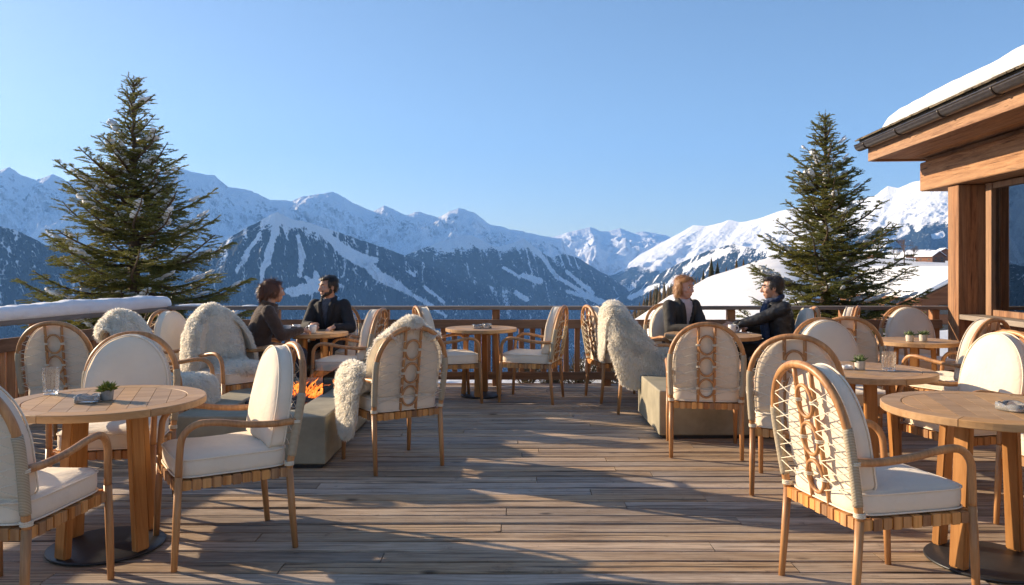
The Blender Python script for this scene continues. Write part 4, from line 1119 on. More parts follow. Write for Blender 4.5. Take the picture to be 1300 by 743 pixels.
# ------------------------------------------------------------------ tables
def table_meshes(r):
    b = MB(); H = .742; t = .036; n = 96
    def sector(r0, r1, a0, a1, z0, z1, bev=.004):
        m = max(4, int((a1 - a0) / (2 * PI) * n)); rings = []
        for i in range(m + 1):
            a = a0 + (a1 - a0) * i / m; c, s = math.cos(a), math.sin(a)
            prof = [(r0, z0), (r1 - bev, z0), (r1, z0 + bev), (r1, z1 - bev), (r1 - bev, z1), (r0 + .002, z1), (r0, z1 - .002)]
            rings.append([(p * c, p * s, z) for p, z in prof])
        b.loft(rings, smooth=False)
    for k in range(6): sector(r * .80, r, k * PI / 3 + .004, (k + 1) * PI / 3 - .004, H - t, H)
    # inner field: straight planks clipped to the circle
    ri = r * .80 - .0035; w = .088; x = -ri
    k = int(math.ceil(2 * ri / w)); w = 2 * ri / k
    for i in range(k):
        x0 = -ri + i * w + .0012; x1 = -ri + (i + 1) * w - .0012
        P = []
        for j in range(9):
            xx = x0 + (x1 - x0) * j / 8; P.append((xx, math.sqrt(max(0, ri * ri - xx * xx))))
        pts = [(px_, py_) for px_, py_ in P] + [(px_, -py_) for px_, py_ in reversed(P)]
        pts = [(a_, b_) for q, (a_, b_) in enumerate(pts)]
        V = [(a_, b_, H - t + .004) for a_, b_ in pts] + [(a_, b_, H - .0006) for a_, b_ in pts]; m = len(pts)
        F = [tuple(range(m)), tuple(range(2 * m - 1, m - 1, -1))] + [(q, m + q, m + (q + 1) % m, (q + 1) % m) for q in range(m)]
        b.add(V, F, False)
    top = b.mesh('table_top', M['table']); fix_normals(top)
    legs = []
    for k in range(4):
        a = PI / 4 + PI / 2 * k; c, s = math.cos(a), math.sin(a); b = MB()
        sc = r / .46
        p0 = Vector((.235 * sc * c, .235 * sc * s, .018)); p1 = Vector((.19 * sc * c, .19 * sc * s, H - t - .001))
        b.bar(p0, p1, (.074 if r > .4 else .062), .042, up=(c, s, 0)); me = b.mesh('table_leg', M['table_leg'])
        bm = bmesh.new(); bm.from_mesh(me); bmesh.ops.bevel(bm, geom=bm.edges[:], offset=.006, segments=2, affect='EDGES'); bm.to_mesh(me); bm.free()
        legs.append(me)
    b = MB(); rb = .27 * r / .46
    b.lathe([(rb - .005, .003), (rb, .006), (rb, .013), (rb - .006, .0165), (.02, .0175)], n=48)
    base = b.mesh('table_base', M['black_metal'])
    b = MB()
    b.bar((-.2, 0, H - t - .018), (.2, 0, H - t - .018), .05, .03); b.bar((0, -.2, H - t - .0185), (0, .2, H - t - .0185), .05, .028)
    return top, legs, base, b.mesh('table_crossbar', M['table_leg'])
TM = {}
def make_table(x, y, r, rz, label):
    if r not in TM: TM[r] = table_meshes(r)
    top, legs, base, cb = TM[r]
    o = thing('round_table', label, 'table', (x, y, .002), rz, 'round wooden tables on the terrace')
    link('table_top', top, o)
    for l in legs: link('leg', l, o)
    link('base_plate', base, o); link('crossbar', cb, o)
    return o
TABLES = {'left': (-2.03, 3.95, .465, 20, 'nearest left round table, holding tall glass, ashtray and small herb pot'),
 'couple': (-2.02, 8.03, .345, 10, 'round table with cups between the woman in brown and the bearded man'),
 'mid': (-.335, 8.6, .39, 35, 'small empty-looking round table at the middle of the far railing'),
 'men': (1.98, 7.78, .465, 5, 'round table with two white cups between the two men'),
 'right_near': (2.26, 3.74, .465, -15, 'nearest right round table, cut by the photo edge, with glass ashtray'),
 'right_mid': (2.24, 5.08, .455, 40, 'middle right round table with plant pot, small dish and tumbler'),
 'right_far': (3.64, 7.12, .355, 15, 'far right round table with two little succulent pots')}
for k, (x, y, r, rz, lab) in TABLES.items(): make_table(x, y, r, rz, lab)
TZ = .7442
# ------------------------------------------------------------------ fire pits
def pit(x0, x1, y0, y1, h, label, lit):
    cx, cy = (x0 + x1) / 2, (y0 + y1) / 2
    root = thing('fire_pit', label, 'fire pit', (cx, cy, .002)); w, l = x1 - x0, y1 - y0
    bd = .27; b = MB()
    b.box((0, 0, .02), (w - .06, l - .06, .04)); 
    def slab(ax0, ax1, ay0, ay1): b.box(((ax0 + ax1) / 2, (ay0 + ay1) / 2, .04 + (h - .04) / 2), (ax1 - ax0, ay1 - ay0, h - .04))
    # one ring of concrete: outer box with a sunken tray
    V = [];hw, hl = w / 2, l / 2; iw, il = hw - bd, hl - bd
    for z, a, c in ((.03, hw, hl), (h, hw, hl), (h, iw, il), (h - .10, iw, il)):
        V += [(-a, -c, z), (a, -c, z), (a, c, z), (-a, c, z)]
    F = [(3, 2, 1, 0)]
    for r_ in range(3):
        for k in range(4): F.append((r_ * 4 + k, r_ * 4 + (k + 1) % 4, r_ * 4 + 4 + (k + 1) % 4, r_ * 4 + 4 + k))
    F.append((12, 13, 14, 15))
    q = MB(); q.add(V, F, False); q.build('surround', M['concrete'], root, .012, 3, fix=True)
    b.build('plinth', M['black_metal'], root)
    g = MB(); rs = random.Random(int(x0 * 100))
    for i in range(900):
        x = rs.uniform(-iw, iw); y = rs.uniform(-il, il); r_ = rs.uniform(.012, .03)
        g.ball((x, y, h - .10 + .02 + rs.uniform(0, .045)), (r_ * rs.uniform(.7, 1.3), r_ * rs.uniform(.7, 1.3), r_ * rs.uniform(.6, 1)), 0, 6, 4, Matrix.Rotation(rs.uniform(0, 3), 3, Vector((rs.random(), rs.random(), rs.random() + .1)).normalized()))
    g.sm = [False] * len(g.sm)
    gr = g.build('lava_stones', M['gravel'], root); gr['kind'] = 'stuff'
    if lit:
        fl = MB(); rs = random.Random(9)
        for i in range(100):
            x = rs.uniform(-.12, .24); y = rs.uniform(-.05, .62); H = rs.uniform(.04, .15) * (1 - .3 * abs(y) / il); r0 = rs.uniform(.005, .014)
            ph = rs.random() * 6; n = 9; P = []; RR = []
            for k in range(n):
                t = k / (n - 1); P.append((x + .035 * math.sin(ph + t * 4) * t + .05 * t, y + .03 * math.cos(ph * 2 + t * 3.4) * t, h - .055 + H * t)); RR.append(r0 * (1 - t) ** .8 * (.55 + 1.4 * t * (1 - t) * 1.5) + .0008)
            fl.tube(P, RR, 7, flat=.45)
        k = NT('flame'); e = k.n('ShaderNodeEmission'); v = k.coord('Object')
        nz = k.noise(v, 14, 4, .6, .6); c = k.ramp(nz, [(.3, (1, .09, .008)), (.5, (1, .20, .025)), (.72, (1, .42, .10))]); k.l(c, e.inputs['Color']); e.inputs['Strength'].default_value = 1.0
        tr = k.n('ShaderNodeBsdfTransparent'); lw = k.n('ShaderNodeLayerWeight'); lw.inputs['Blend'].default_value = .35
        mx = k.n('ShaderNodeMixShader'); fac = k.math('MULTIPLY', k.math('SUBTRACT', 1.0, lw.outputs['Facing']), k.ramp(nz, [(.3, (.12, .12, .12)), (.68, (.8, .8, .8))]))
        k.l(fac, mx.inputs[0]); k.l(tr.outputs[0], mx.inputs[1]); k.l(e.outputs[0], mx.inputs[2]); k.l(mx.outputs[0], k.out.inputs['Surface'])
        fo_ = fl.build('flames', k.m, root); fo_['kind'] = 'stuff'
        em = MB(); rs = random.Random(4)
        for i in range(26): em.ball((rs.uniform(-.15, .26), rs.uniform(-.3, .65), h - .05), rs.uniform(.008, .018), 0, 6, 4)
        k = NT('ember'); e = k.n('ShaderNodeEmission'); e.inputs['Color'].default_value = (1, .16, .03, 1); e.inputs['Strength'].default_value = 2.0; k.l(e.outputs[0], k.out.inputs['Surface'])
        eo = em.build('embers', k.m, root); eo['kind'] = 'stuff'
        for nm, c, s in (('a', (iw + .03, .35), (.008, 2 * il - .64)), ('c', (0, il + .03), (2 * iw + .045, .008))):
            q = MB(); q.box((c[0], c[1], h + .075), (s[0], s[1], .148)); q.build('glass_guard', M['pane'], root)
    return root
pit(-2.36, -1.295, 5.47, 7.42, .365, 'lit concrete fire pit at the left with low flames and glass guard', True)
pit(1.20, 2.42, 6.42, 7.50, .395, 'unlit concrete fire pit at the right among the sheepskin chairs', False)

# ------------------------------------------------------------------ sheepskins
def pelt(name, key, paths, label, seed, blades=11000, fl=.031):
    rs = np.random.RandomState(seed); Vs = []; Fs = []; o = 0
    tot = []
    for path, lat, widths, sag, thick in paths:
        C = catmull(path, 7); nu = len(C); nv = 25; lat = Vector(lat)
        ww = np.interp(np.linspace(0, 1, nu), np.linspace(0, 1, len(widths)), widths); sg = np.interp(np.linspace(0, 1, nu), np.linspace(0, 1, len(sag)), sag)
        top = np.zeros((nu, nv, 3)); bot = np.zeros((nu, nv, 3))
        for i in range(nu):
            T = (C[min(i + 1, nu - 1)] - C[max(i - 1, 0)]).normalized(); n = lat.cross(T).normalized()
            s = i / (nu - 1); endr = min(1, math.sqrt(max(0, 1 - (1 - min(1, s / .10)) ** 2)) + .25, math.sqrt(max(0, 1 - (1 - min(1, (1 - s) / .12)) ** 2)) + .18)
            for k in range(nv):
                v = -1 + 2 * k / (nv - 1)
                w = ww[i] * endr * (1 + .10 * float(fbm(s * 3.3 + seed, 5 + (1 if v > 0 else 0) * 9, 2, seed)))
                th = thick * (1 - abs(v) ** 4) * (.6 + .4 * endr)
                lump = .016 * float(fbm(s * 6 + 3, v * 2.4 + seed, 3, seed + 1))
                p = C[i] + lat * v * w - n * sg[i] * abs(v) ** 2.2 + Vector((0, 0, -.06 * sg[i] * abs(v) ** 2))
                top[i, k] = p + n * (th + lump); bot[i, k] = p - n * .004
        Vt = np.concatenate([top.reshape(-1, 3), bot.reshape(-1, 3)]); g = grid_faces(nu, nv); N = nu * nv
        F = [g, g[:, ::-1] + N]
        side = []
        for i in range(nu - 1):
            side += [(i * nv, i * nv + N, (i + 1) * nv + N, (i + 1) * nv), (i * nv + nv - 1, (i + 1) * nv + nv - 1, (i + 1) * nv + nv - 1 + N, i * nv + nv - 1 + N)]
        for k in range(nv - 1):
            side += [(k, k + 1, k + 1 + N, k + N), ((nu - 1) * nv + k, (nu - 1) * nv + k + N, (nu - 1) * nv + k + 1 + N, (nu - 1) * nv + k + 1)]
        Vs.append(Vt); Fs.append(np.concatenate(F + [np.array(side)]) + o); o += len(Vt); tot.append((top, nu, nv))
    V = np.concatenate(Vs); F = np.concatenate(Fs)
    # fur: narrow bent blades lying mostly downwards
    bl = []; per = int(blades * 1.6) // len(tot)
    for top, nu, nv in tot:
        i = rs.randint(0, nu - 1, per); k = rs.randint(0, nv - 1, per); a, b = rs.rand(per, 1), rs.rand(per, 1)
        P = top[i, k] * (1 - a) * (1 - b) + top[i + 1, k] * a * (1 - b) + top[i, k + 1] * (1 - a) * b + top[i + 1, k + 1] * a * b
        e1 = top[i + 1, k] - top[i, k]; e2 = top[i, k + 1] - top[i, k]; n = np.cross(e2, e1); n /= np.linalg.norm(n, axis=1)[:, None] + 1e-9
        cl = np.stack([fbm(P[:, 0] * 16, P[:, 2] * 16 + P[:, 1] * 9, 2, seed + j) for j in range(3)], 1)
        dv_ = n * .75 + np.array([0, 0, -.42]) + cl * .75 + rs.normal(0, .2, (per, 3)); dv_ /= np.linalg.norm(dv_, axis=1)[:, None]
        L = rs.uniform(.6, 1.25, (per, 1)) * fl; sd_ = np.cross(dv_, rs.normal(0, 1, (per, 3))); sd_ /= np.linalg.norm(sd_, axis=1)[:, None] + 1e-9
        w = .0027; m_ = P + dv_ * L * .55; tp = P + dv_ * L + np.array([0, 0, -.22]) * L
        P = P - n * .004
        bl.append(np.stack([P - sd_ * w, P + sd_ * w, m_ + sd_ * w * .9, m_ - sd_ * w * .9, tp], 1).reshape(-1, 5, 3))
    B = np.concatenate(bl); nb = len(B); base = len(V)
    V = np.concatenate([V, B.reshape(-1, 3)])
    idx = base + np.arange(nb)[:, None] * 5
    q = np.concatenate([F, idx + np.array([[0, 1, 2, 3]]), idx + np.array([[3, 2, 4, 4]])])
    qq = [tuple(f) if f[2] != f[3] else tuple(f[:3]) for f in q.tolist()]
    me = bpy.data.meshes.new(name); me.from_pydata(V.tolist(), [], qq); me.materials.append(M['fur']); me.polygons.foreach_set('use_smooth', [True] * len(qq)); me.update()
    ob = link(name, me); ob.matrix_world = chair_mat(key); tag(ob, label, 'sheepskin', 'white sheepskins on chairs'); return ob
X = (1, 0, 0)
over_back = [(0, -.425, .50), (0, -.425, .68), (0, -.425, .85), (0, -.415, .98), (0, -.345, 1.035), (0, -.245, .97), (0, -.18, .78), (0, -.13, .60), (0, -.06, .545), (0, .12, .54), (0, .255, .545), (0, .305, .50), (0, .312, .40), (0, .31, .32)]
pelt('sheepskin', 'draped_right', [(over_back, X, [.22, .27, .27, .25, .17, .20, .24, .25, .27, .30, .29, .27, .22, .14], [.0, .02, .03, .09, .16, .07, .02, .02, .03, .05, .06, .05, .02, 0], .035),
    ([(.10, -.34, 1.02), (.20, -.28, .93), (.275, -.20, .78), (.31, -.14, .64), (.33, -.08, .52), (.335, -.10, .40), (.33, -.14, .28)], (0, -1, 0), [.07, .12, .17, .23, .26, .20, .10], [0, .02, .02, .02, .02, .02, 0], .035),
    ([(.02, .10, .56), (.15, .12, .575), (.27, .13, .59), (.325, .13, .52), (.335, .13, .44), (.33, .12, .38)], (0, -1, 0), [.18, .19, .18, .17, .15, .09], [0, .01, .02, .02, .02, 0], .035)],
    'thick white sheepskin covering the armchair by the right fire pit, hanging to its seat', 3, 28000)
pelt('sheepskin', 'draped_left', [([(0, -.42, .66), (0, -.42, .85), (0, -.41, .98), (0, -.34, 1.03), (0, -.245, .96), (-.02, -.185, .78), (-.03, -.13, .60), (-.03, -.05, .545), (-.02, .12, .54), (0, .235, .535), (0, .275, .49)], X, [.16, .24, .24, .17, .19, .20, .18, .20, .23, .22, .12], [.03, .05, .12, .17, .10, .03, .02, .03, .04, .04, .02], .035),
    ([(.06, -.345, 1.02), (.17, -.30, .93), (.255, -.25, .80), (.295, -.20, .66), (.31, -.17, .54), (.305, -.17, .46)], (0, -1, 0), [.07, .10, .12, .13, .12, .07], [0, .02, .02, .02, .02, 0], .03),
    ([(-.06, -.345, 1.02), (-.17, -.31, .93), (-.255, -.27, .80), (-.295, -.24, .66), (-.31, -.22, .54), (-.305, -.22, .44)], (0, 1, 0), [.07, .10, .12, .13, .11, .06], [0, .02, .02, .02, .02, 0], .03)],
    'shaggy white sheepskin draped on the armchair beside the seated woman', 8, 24000)
pelt('sheepskin', 'left_fleece', [(over_back[2:], X, [.24, .24, .17, .20, .24, .25, .26, .28, .28, .26, .22, .14], [.03, .09, .16, .08, .02, .02, .03, .05, .06, .05, .02, 0], .04)],
    'white fleece on the armchair behind the left table, over back and seat', 14, 15000)
pelt('sheepskin', 'centre', [([(0, -.355, 1.0), (0, -.335, 1.025), (0, -.285, 1.02), (0, -.235, .94), (0, -.18, .78), (0, -.13, .60), (0, -.06, .545), (0, .12, .54), (0, .255, .545), (0, .305, .50), (0, .312, .38), (0, .305, .27)], X,
      [.06, .10, .15, .24, .285, .275, .27, .28, .27, .22, .16, .09], [.06, .10, .13, .06, .01, .01, .02, .04, .05, .04, .02, 0], .03),
    ([(-.05, .02, .56), (-.16, .03, .575), (-.235, .04, .62), (-.275, .05, .705), (-.325, .05, .62), (-.335, .05, .48), (-.33, .04, .34), (-.325, .03, .22)], (0, 1, 0), [.14, .16, .17, .19, .19, .17, .14, .08], [0, .01, .02, .05, .03, .03, .02, 0], .03)],
    'pale sheepskin spread on the centre armchair, hanging off its left arm', 21, 24000)
# ------------------------------------------------------------------ people
def remesh(mb, voxel, smooth, name, mat, disp=None):
    me = mb.mesh(name + '_raw', mat); fix_normals(me)
    o = bpy.data.objects.new(name + '_raw', me); COL.objects.link(o)
    r = o.modifiers.new('r', 'REMESH'); r.mode = 'VOXEL'; r.voxel_size = voxel; r.use_smooth_shade = True
    if smooth: s = o.modifiers.new('s', 'SMOOTH'); s.factor = .5; s.iterations = smooth
    dg = bpy.context.evaluated_depsgraph_get(); dg.update()
    out = bpy.data.meshes.new_from_object(o.evaluated_get(dg)); out.name = name
    bpy.data.objects.remove(o); bpy.data.meshes.remove(me)
    out.materials.clear(); out.materials.append(mat)
    if disp:
        co = np.empty(len(out.vertices) * 3, np.float32); out.vertices.foreach_get('co', co); co = co.reshape(-1, 3)
        no = np.empty(len(out.vertices) * 3, np.float32); out.vertices.foreach_get('normal', no); no = no.reshape(-1, 3)
        co += no * disp(co)[:, None]; out.vertices.foreach_set('co', co.ravel()); out.update()
    return out
def cap(mb, a, b, ra, rb, n=12):
    mb.tube([a, b], [ra, rb], n); mb.ball(a, ra, 0, 12, 8); mb.ball(b, rb, 0, 12, 8)
def chain(mb, pts, rs, n=12):
    for i in range(len(pts) - 1): cap(mb, pts[i], pts[i + 1], rs[i], rs[i + 1], n)
def ik(S, T, l1, l2, hint):
    S, T = Vector(S), Vector(T); d = T - S; L = min(d.length, (l1 + l2) * .995); u = d.normalized(); T = S + u * L
    a = (l1 * l1 - l2 * l2 + L * L) / (2 * L); h = math.sqrt(max(0, l1 * l1 - a * a)); hv = Vector(hint); hv = (hv - u * hv.dot(u)).normalized()
    return S + u * a + hv * h, T
def folds(amp, f, seed): return lambda co: amp * (fbm(co[:, 0] * f + co[:, 1] * f * .7, co[:, 2] * f * 1.7, 3, seed) + .6 * ridged(co[:, 0] * f * .6 + co[:, 2] * f, co[:, 1] * f * 1.3 - co[:, 2] * f * .4, 2, seed + 4) - .4)
def person(key, label, sc, lean, side, yaw, pit, hands, cloth, legs_col, hair, hairstyle, beard=None, shirt=None, scarf=None, skin=None, twist=0, dz=0, shoulder=.172, strand_n=1500, strand_l=1.0):
    skin = skin or M['skin']
    pel = Vector((0, -.03, .605)); s = sc
    Z = lambda h: Vector((side * h / .45, -.03 + lean * math.copysign(abs(h / .45) ** 1.2, h), .605 + dz + h * s))      # point of the spine h above the pelvis
    tw = Matrix.Rotation(R(twist), 3, 'Z')
    def ring(c, rx, ry, n=20, k=1.0, e=.85):
        out = []
        for i in range(n):
            a = 2 * PI * i / n; ca, sa = math.cos(a), math.sin(a)
            p = tw @ Vector((math.copysign(abs(ca) ** e, ca) * rx * s, math.copysign(abs(sa) ** e, sa) * ry * s, 0)); out.append(c + p)
        return out
    prof = [(-.09, .10, .08), (-.05, .150, .105), (.02, .158, .112), (.12, .145, .102), (.24, .160, .112), (.33, .172, .112), (.40, .160, .098), (.445, .105, .078), (.475, .058, .056)]
    shL, shR = [Z(.405) + tw @ Vector((sx * shoulder * s, -.01, 0)) for sx in (-1, 1)]
    nb = Z(.455); hc = Z(.455) + Vector((side * .08, .03 + lean * .15, .155 * s))
    Rh = Matrix.Rotation(R(yaw), 3, 'Z') @ Matrix.Rotation(R(-pit), 3, 'X')
    H = lambda x, y, z: hc + Rh @ (Vector((x, y, z)) * (1.06 * s))
    body = MB()
    body.loft([ring(Z(h), rx * .93, ry * .93) for h, rx, ry in prof])
    cap(body, nb - Vector((0, .0, .03)), H(0, -.02, -.05), .056 * s, .054 * s)
    hs = 1.06 * s
    def hb(mb, c, r, infl=0): mb.ball(H(*c), tuple((q + infl) * hs for q in r), 0, 16, 11, Rh)
    hb(body, (0, -.012, .022), (.074, .093, .083)); hb(body, (0, .022, -.02), (.064, .068, .078)); hb(body, (0, .036, -.062), (.050, .048, .046)); hb(body, (0, .052, -.093), (.029, .026, .020))
    hb(body, (0, .076, .026), (.045, .014, .012))
    for sx in (-1, 1): hb(body, (sx * .041, .056, -.03), (.022, .026, .022)); hb(body, (sx * .075, -.008, -.012), (.010, .020, .031))
    body.tube([H(0, .086, .012), H(0, .098, -.012), H(0, .108, -.032)], [.009 * hs, .011 * hs, .014 * hs], 10); body.ball(H(0, .104, -.033), .0145 * hs, 0, 10, 7)
    for sx in (-1, 1): body.ball(H(sx * .011, .094, -.036), .009 * hs, 0, 8, 6)
    cap(body, H(-.017, .083, -.062), H(.017, .083, -.062), .0075 * hs, .0075 * hs, 8); cap(body, H(-.015, .081, -.072), H(.015, .081, -.072), .008 * hs, .008 * hs, 8)
    # legs under the table
    kn = []
    for sx in (-1, 1):
        hip = Vector((sx * .085 * s, -.01, .60 + dz)); k_ = Vector((sx * .115, .40 * s, .565)); an = Vector((sx * .11, .40 * s - .03, .09)); to = an + Vector((sx * .02, .15, -.045))
        chain(body, [hip, k_, an, to], [.072 * s, .050 * s, .036 * s, .03 * s]); kn.append((hip, k_, an, to))
    arms = []
    for sx, S, (T, fdir, curl, nrm) in zip((-1, 1), (shL, shR), hands):
        el, wr = ik(S, T, .285 * s, .255 * s, (sx * .55, -.25, -.8)); chain(body, [S, el, wr], [.055 * s, .040 * s, .027 * s]); arms.append((S, el, wr))
        f = Vector(fdir).normalized(); n_ = Vector(nrm).normalized(); n_ = (n_ - f * n_.dot(f)).normalized(); l = f.cross(n_)       # n_: back of the hand
        pc = wr + f * .045
        m3 = Matrix((l, f, n_)).transposed()
        body.ball(pc, (.040 * s, .050 * s, .0165 * s), 0, 14, 9, m3); cap(body, wr, pc, .026 * s, .022 * s)
        for q, (off, ln) in enumerate(((-.030, .062), (-.010, .072), (.010, .068), (.029, .052))):
            p0 = wr + f * .075 * s + l * off * s; d = f.copy(); P = [p0]
            for seg, w_ in enumerate((.42, .33, .25)):
                ang = R(curl * (0.8 + .5 * seg)); d = (d * math.cos(ang) - n_ * math.sin(ang)).normalized(); P.append(P[-1] + d * ln * w_ * 1.15 * s)
            chain(body, P, [.0098 * s, .0090 * s, .0084 * s, .0074 * s], 8)
        ts = -1 if sx < 0 else 1
        t0 = wr + f * .025 * s - l * ts * .0 + l * (.032 * s if (l.x * sx < 0) else -.032 * s); ld = (t0 - wr - f * .025 * s).normalized()
        t1 = t0 + (ld * .6 + f * .75 - n_ * .25).normalized() * .034 * s; t2 = t1 + (ld * .05 + f * .85 - n_ * .45).normalized() * .03 * s
        chain(body, [wr + f * .015, t0, t1, t2], [.017 * s, .0125 * s, .0105 * s, .009 * s], 8)
    o = link('person', remesh(body, .0062, 4, 'person', skin)); o.matrix_world = chair_mat(key); tag(o, label, 'person')
    # upper garment
    up = MB(); t = cloth.get('thick', .018)
    up.loft([ring(Z(h), rx + t + (.018 if h < .05 else 0), ry + t + (.012 if h < .05 else 0)) for h, rx, ry in prof[:-1]] + [ring(Z(.462), .072, .066)])
    for S, el, wr in arms: chain(up, [S + Vector((0, 0, -.004)), el, wr - (wr - el).normalized() * .012], [.072 * s, .056 * s + t * .3, .042 * s])
    if cloth.get('collar'):
        up.tube([nb + Vector((.075 * math.cos(a), .070 * math.sin(a) + .006, .022 - .02 * math.sin(a))) for a in [2 * PI * i / 20 for i in range(20)]], .019, 8, closed=True)
    ju = remesh(up, .0085, 5, 'jacket', cloth['mat'], folds(.0065, 11, int(sc * 1000) + int(yaw)))
    if cloth.get('open'):
        bm = bmesh.new(); bm.from_mesh(ju); kill = []; d0, wd = cloth['open']
        inv = tw.transposed()
        for f in bm.faces:
            c = f.calc_center_median(); h = (c.z - .605 - dz) / s; c0 = Z(max(h, 0)); q = inv @ (c - c0)
            if q.y > .02 and h > d0 and abs(q.x) < (h - d0) * wd and h < .60: kill.append(f)
        bmesh.ops.delete(bm, geom=kill, context='FACES'); bm.to_mesh(ju); bm.free()
    jo = link(cloth['name'], ju, o)
    if cloth.get('open'):
        sd_ = jo.modifiers.new('solidify', 'SOLIDIFY'); sd_.thickness = .006; sd_.offset = -1
        # lapels along the opening
        lp = MB()
        for sx in (-1, 1):
            P = []; 
            for i in range(9):
                h = cloth['open'][0] + (.44 - cloth['open'][0]) * i / 8; w_ = (h - cloth['open'][0]) * cloth['open'][1]
                ry = np.interp(h, [q[0] for q in prof], [q[2] for q in prof]) + t
                P.append((Z(h), w_, ry, i / 8))
            V = []
            for c, w_, ry, f in P:
                wide = .012 + .05 * math.sin(min(1, f * 1.35) * PI * .62)
                for q in (0, 1):
                    x = w_ + q * wide; yq = ry * math.sqrt(max(.15, 1 - (x / .20) ** 2)) + .010
                    V.append(c + tw @ Vector((sx * x * s, yq * s, 0)))
            n = len(P); F = [(2 * i, 2 * i + 1, 2 * i + 3, 2 * i + 2) for i in range(n - 1)]; lp.add(V, F, True)
        lo = lp.build('lapels', cloth['mat'], jo); sd_ = lo.modifiers.new('solidify', 'SOLIDIFY'); sd_.thickness = .006; sd_.offset = 0
    if shirt:
        sh_ = MB(); sh_.loft([ring(Z(h), rx + .008, ry + .010) for h, rx, ry in prof[2:-1]] + [ring(Z(.47), .060, .058)])
        sh_.tube([nb + Vector((.061 * math.cos(a), .060 * math.sin(a) + .010, .030 - .022 * math.sin(a))) for a in [2 * PI * i / 20 for i in range(20)]], .013, 8, closed=True)
        link('shirt', remesh(sh_, .008, 3, 'shirt', shirt, folds(.004, 14, 5)), o)
    if scarf:
        sf_ = MB()
        sf_.tube([nb + Vector((.073 * math.cos(a), .072 * math.sin(a) + .012, .034 - .025 * math.sin(a) + .008 * math.cos(3 * a))) for a in [2 * PI * i / 20 for i in range(20)]], .026, 8, closed=True)
        for sx in (-1, 1): chain(sf_, [nb + Vector((sx * .04, .085, 0)), Z(.36) + Vector((sx * .045, .135, 0)), Z(.22) + Vector((sx * .05, .15, 0)), Z(.10) + Vector((sx * .05, .15, 0))], [.028, .034, .036, .034])
        link('scarf', remesh(sf_, .008, 2, 'scarf', scarf, folds(.006, 22, 8)), o)
    tr = MB(); tr.loft([ring(Z(h), rx + .012, ry + .012) for h, rx, ry in prof[:4]])
    for hip, k_, an, to in kn: chain(tr, [hip, k_, an + Vector((0, 0, .02))], [.092 * s, .068 * s, .056 * s])
    link('trousers', remesh(tr, .010, 4, 'trousers', legs_col, folds(.007, 12, 3)), o)
    shm = MB()
    for hip, k_, an, to in kn: chain(shm, [an + Vector((0, -.03, -.035)), an + Vector((0, .05, -.04)), to + Vector((0, .02, -.005))], [.046, .045, .038])
    link('shoes', remesh(shm, .009, 3, 'shoes', M['black_leather']), o)
    # face details
    for sx in (-1, 1):
        q = MB(); q.ball(H(sx * .030, .0775, .004), (.0125 * hs, .008 * hs, .0085 * hs), 0, 10, 7, Rh); q.ball(H(sx * .030, .0835, .004), (.0058 * hs, .0045 * hs, .0058 * hs), 1, 8, 6, Rh)
        q.build('eye', [M['eye_white'], M['eye_dark']], o)
        q = MB(); q.tube([H(sx * .014, .092, .024), H(sx * .032, .089, .030), H(sx * .049, .076, .024)], [.0045 * hs, .0055 * hs, .003 * hs], 6); q.build('eyebrow', hair, o)
    hm = MB()
    for c, r in hairstyle: hb(hm, c, r)
    def strands(co):
        return .006 * fbm(co[:, 0] * 60 + co[:, 1] * 50, co[:, 2] * 16, 3, 3) + .007 * fbm(co[:, 0] * 22, co[:, 2] * 18 + co[:, 1] * 12, 3, 9)
    hme = remesh(hm, .0055, 2, 'hair', hair, strands)
    # loose strands over the mass of hair
    rs = np.random.RandomState(int(yaw) + 90); nv = len(hme.vertices); bl = MB(); bl.v = [tuple(v.co) for v in hme.vertices]; bl.f = [tuple(p.vertices) for p in hme.polygons]; bl.sm = [True] * len(bl.f); bl.mi = [0] * len(bl.f)
    for vi in rs.randint(0, nv, strand_n):
        v = hme.vertices[int(vi)]; n = Vector(v.normal); p = Vector(v.co); loc = Rh.transposed() @ (p - hc)
        if loc.y > .035 * hs and loc.z < .07 * hs: continue
        d = Vector((0, -.45, -.8)) if loc.z > .04 * hs else Vector((0, -.15, -1))
        d = Rh @ d + Vector(rs.normal(0, .28, 3)); d = (d - n * d.dot(n) + n * rs.uniform(.05, .35)).normalized()
        L = rs.uniform(.018, .045) * strand_l; w = d.cross(n).normalized() * .0011
        q = p + d * L * .5 + n * .004; e = p + d * L - n * .002 + Vector((0, 0, -.003))
        bl.add([p - w, p + w, q + w, q - w, e], [(0, 1, 2, 3), (3, 2, 4)], True)
    bl.build('hair', hair, o)
    if beard:
        bd_ = MB()
        for c, r in beard: hb(bd_, c, r)
        link('beard', remesh(bd_, .005, 2, 'beard', hair, lambda co: .002 * fbm(co[:, 0] * 90, co[:, 2] * 90, 2, 2)), o)
    return o
def hairmat(name, a, b):
    k = NT(name); n = k.noise(k.coord('Object', (90, 90, 12)), 1, 4, .6)
    k.bsdf(k.ramp(n, [(.3, a), (.7, b)]), .42, n, .6, .004, Specular_IOR_Level=.5); return k.m
M['eye_white'] = plain('eye_white', (.6, .56, .52), .3); M['eye_dark'] = plain('eye_dark', (.03, .02, .015), .2)
M['black_leather'] = plain('black_leather', (.016, .016, .018), .5, 45, .3, .35, .004)
hd = hairmat('dark_hair', (.010, .007, .005), (.035, .022, .015)); hg = hairmat('ginger_hair', (.30, .13, .045), (.60, .31, .12)); ha = hairmat('auburn_hair', (.06, .024, .012), (.20, .078, .036)); hbk = hairmat('brown_grey_hair', (.018, .014, .012), (.07, .055, .045))
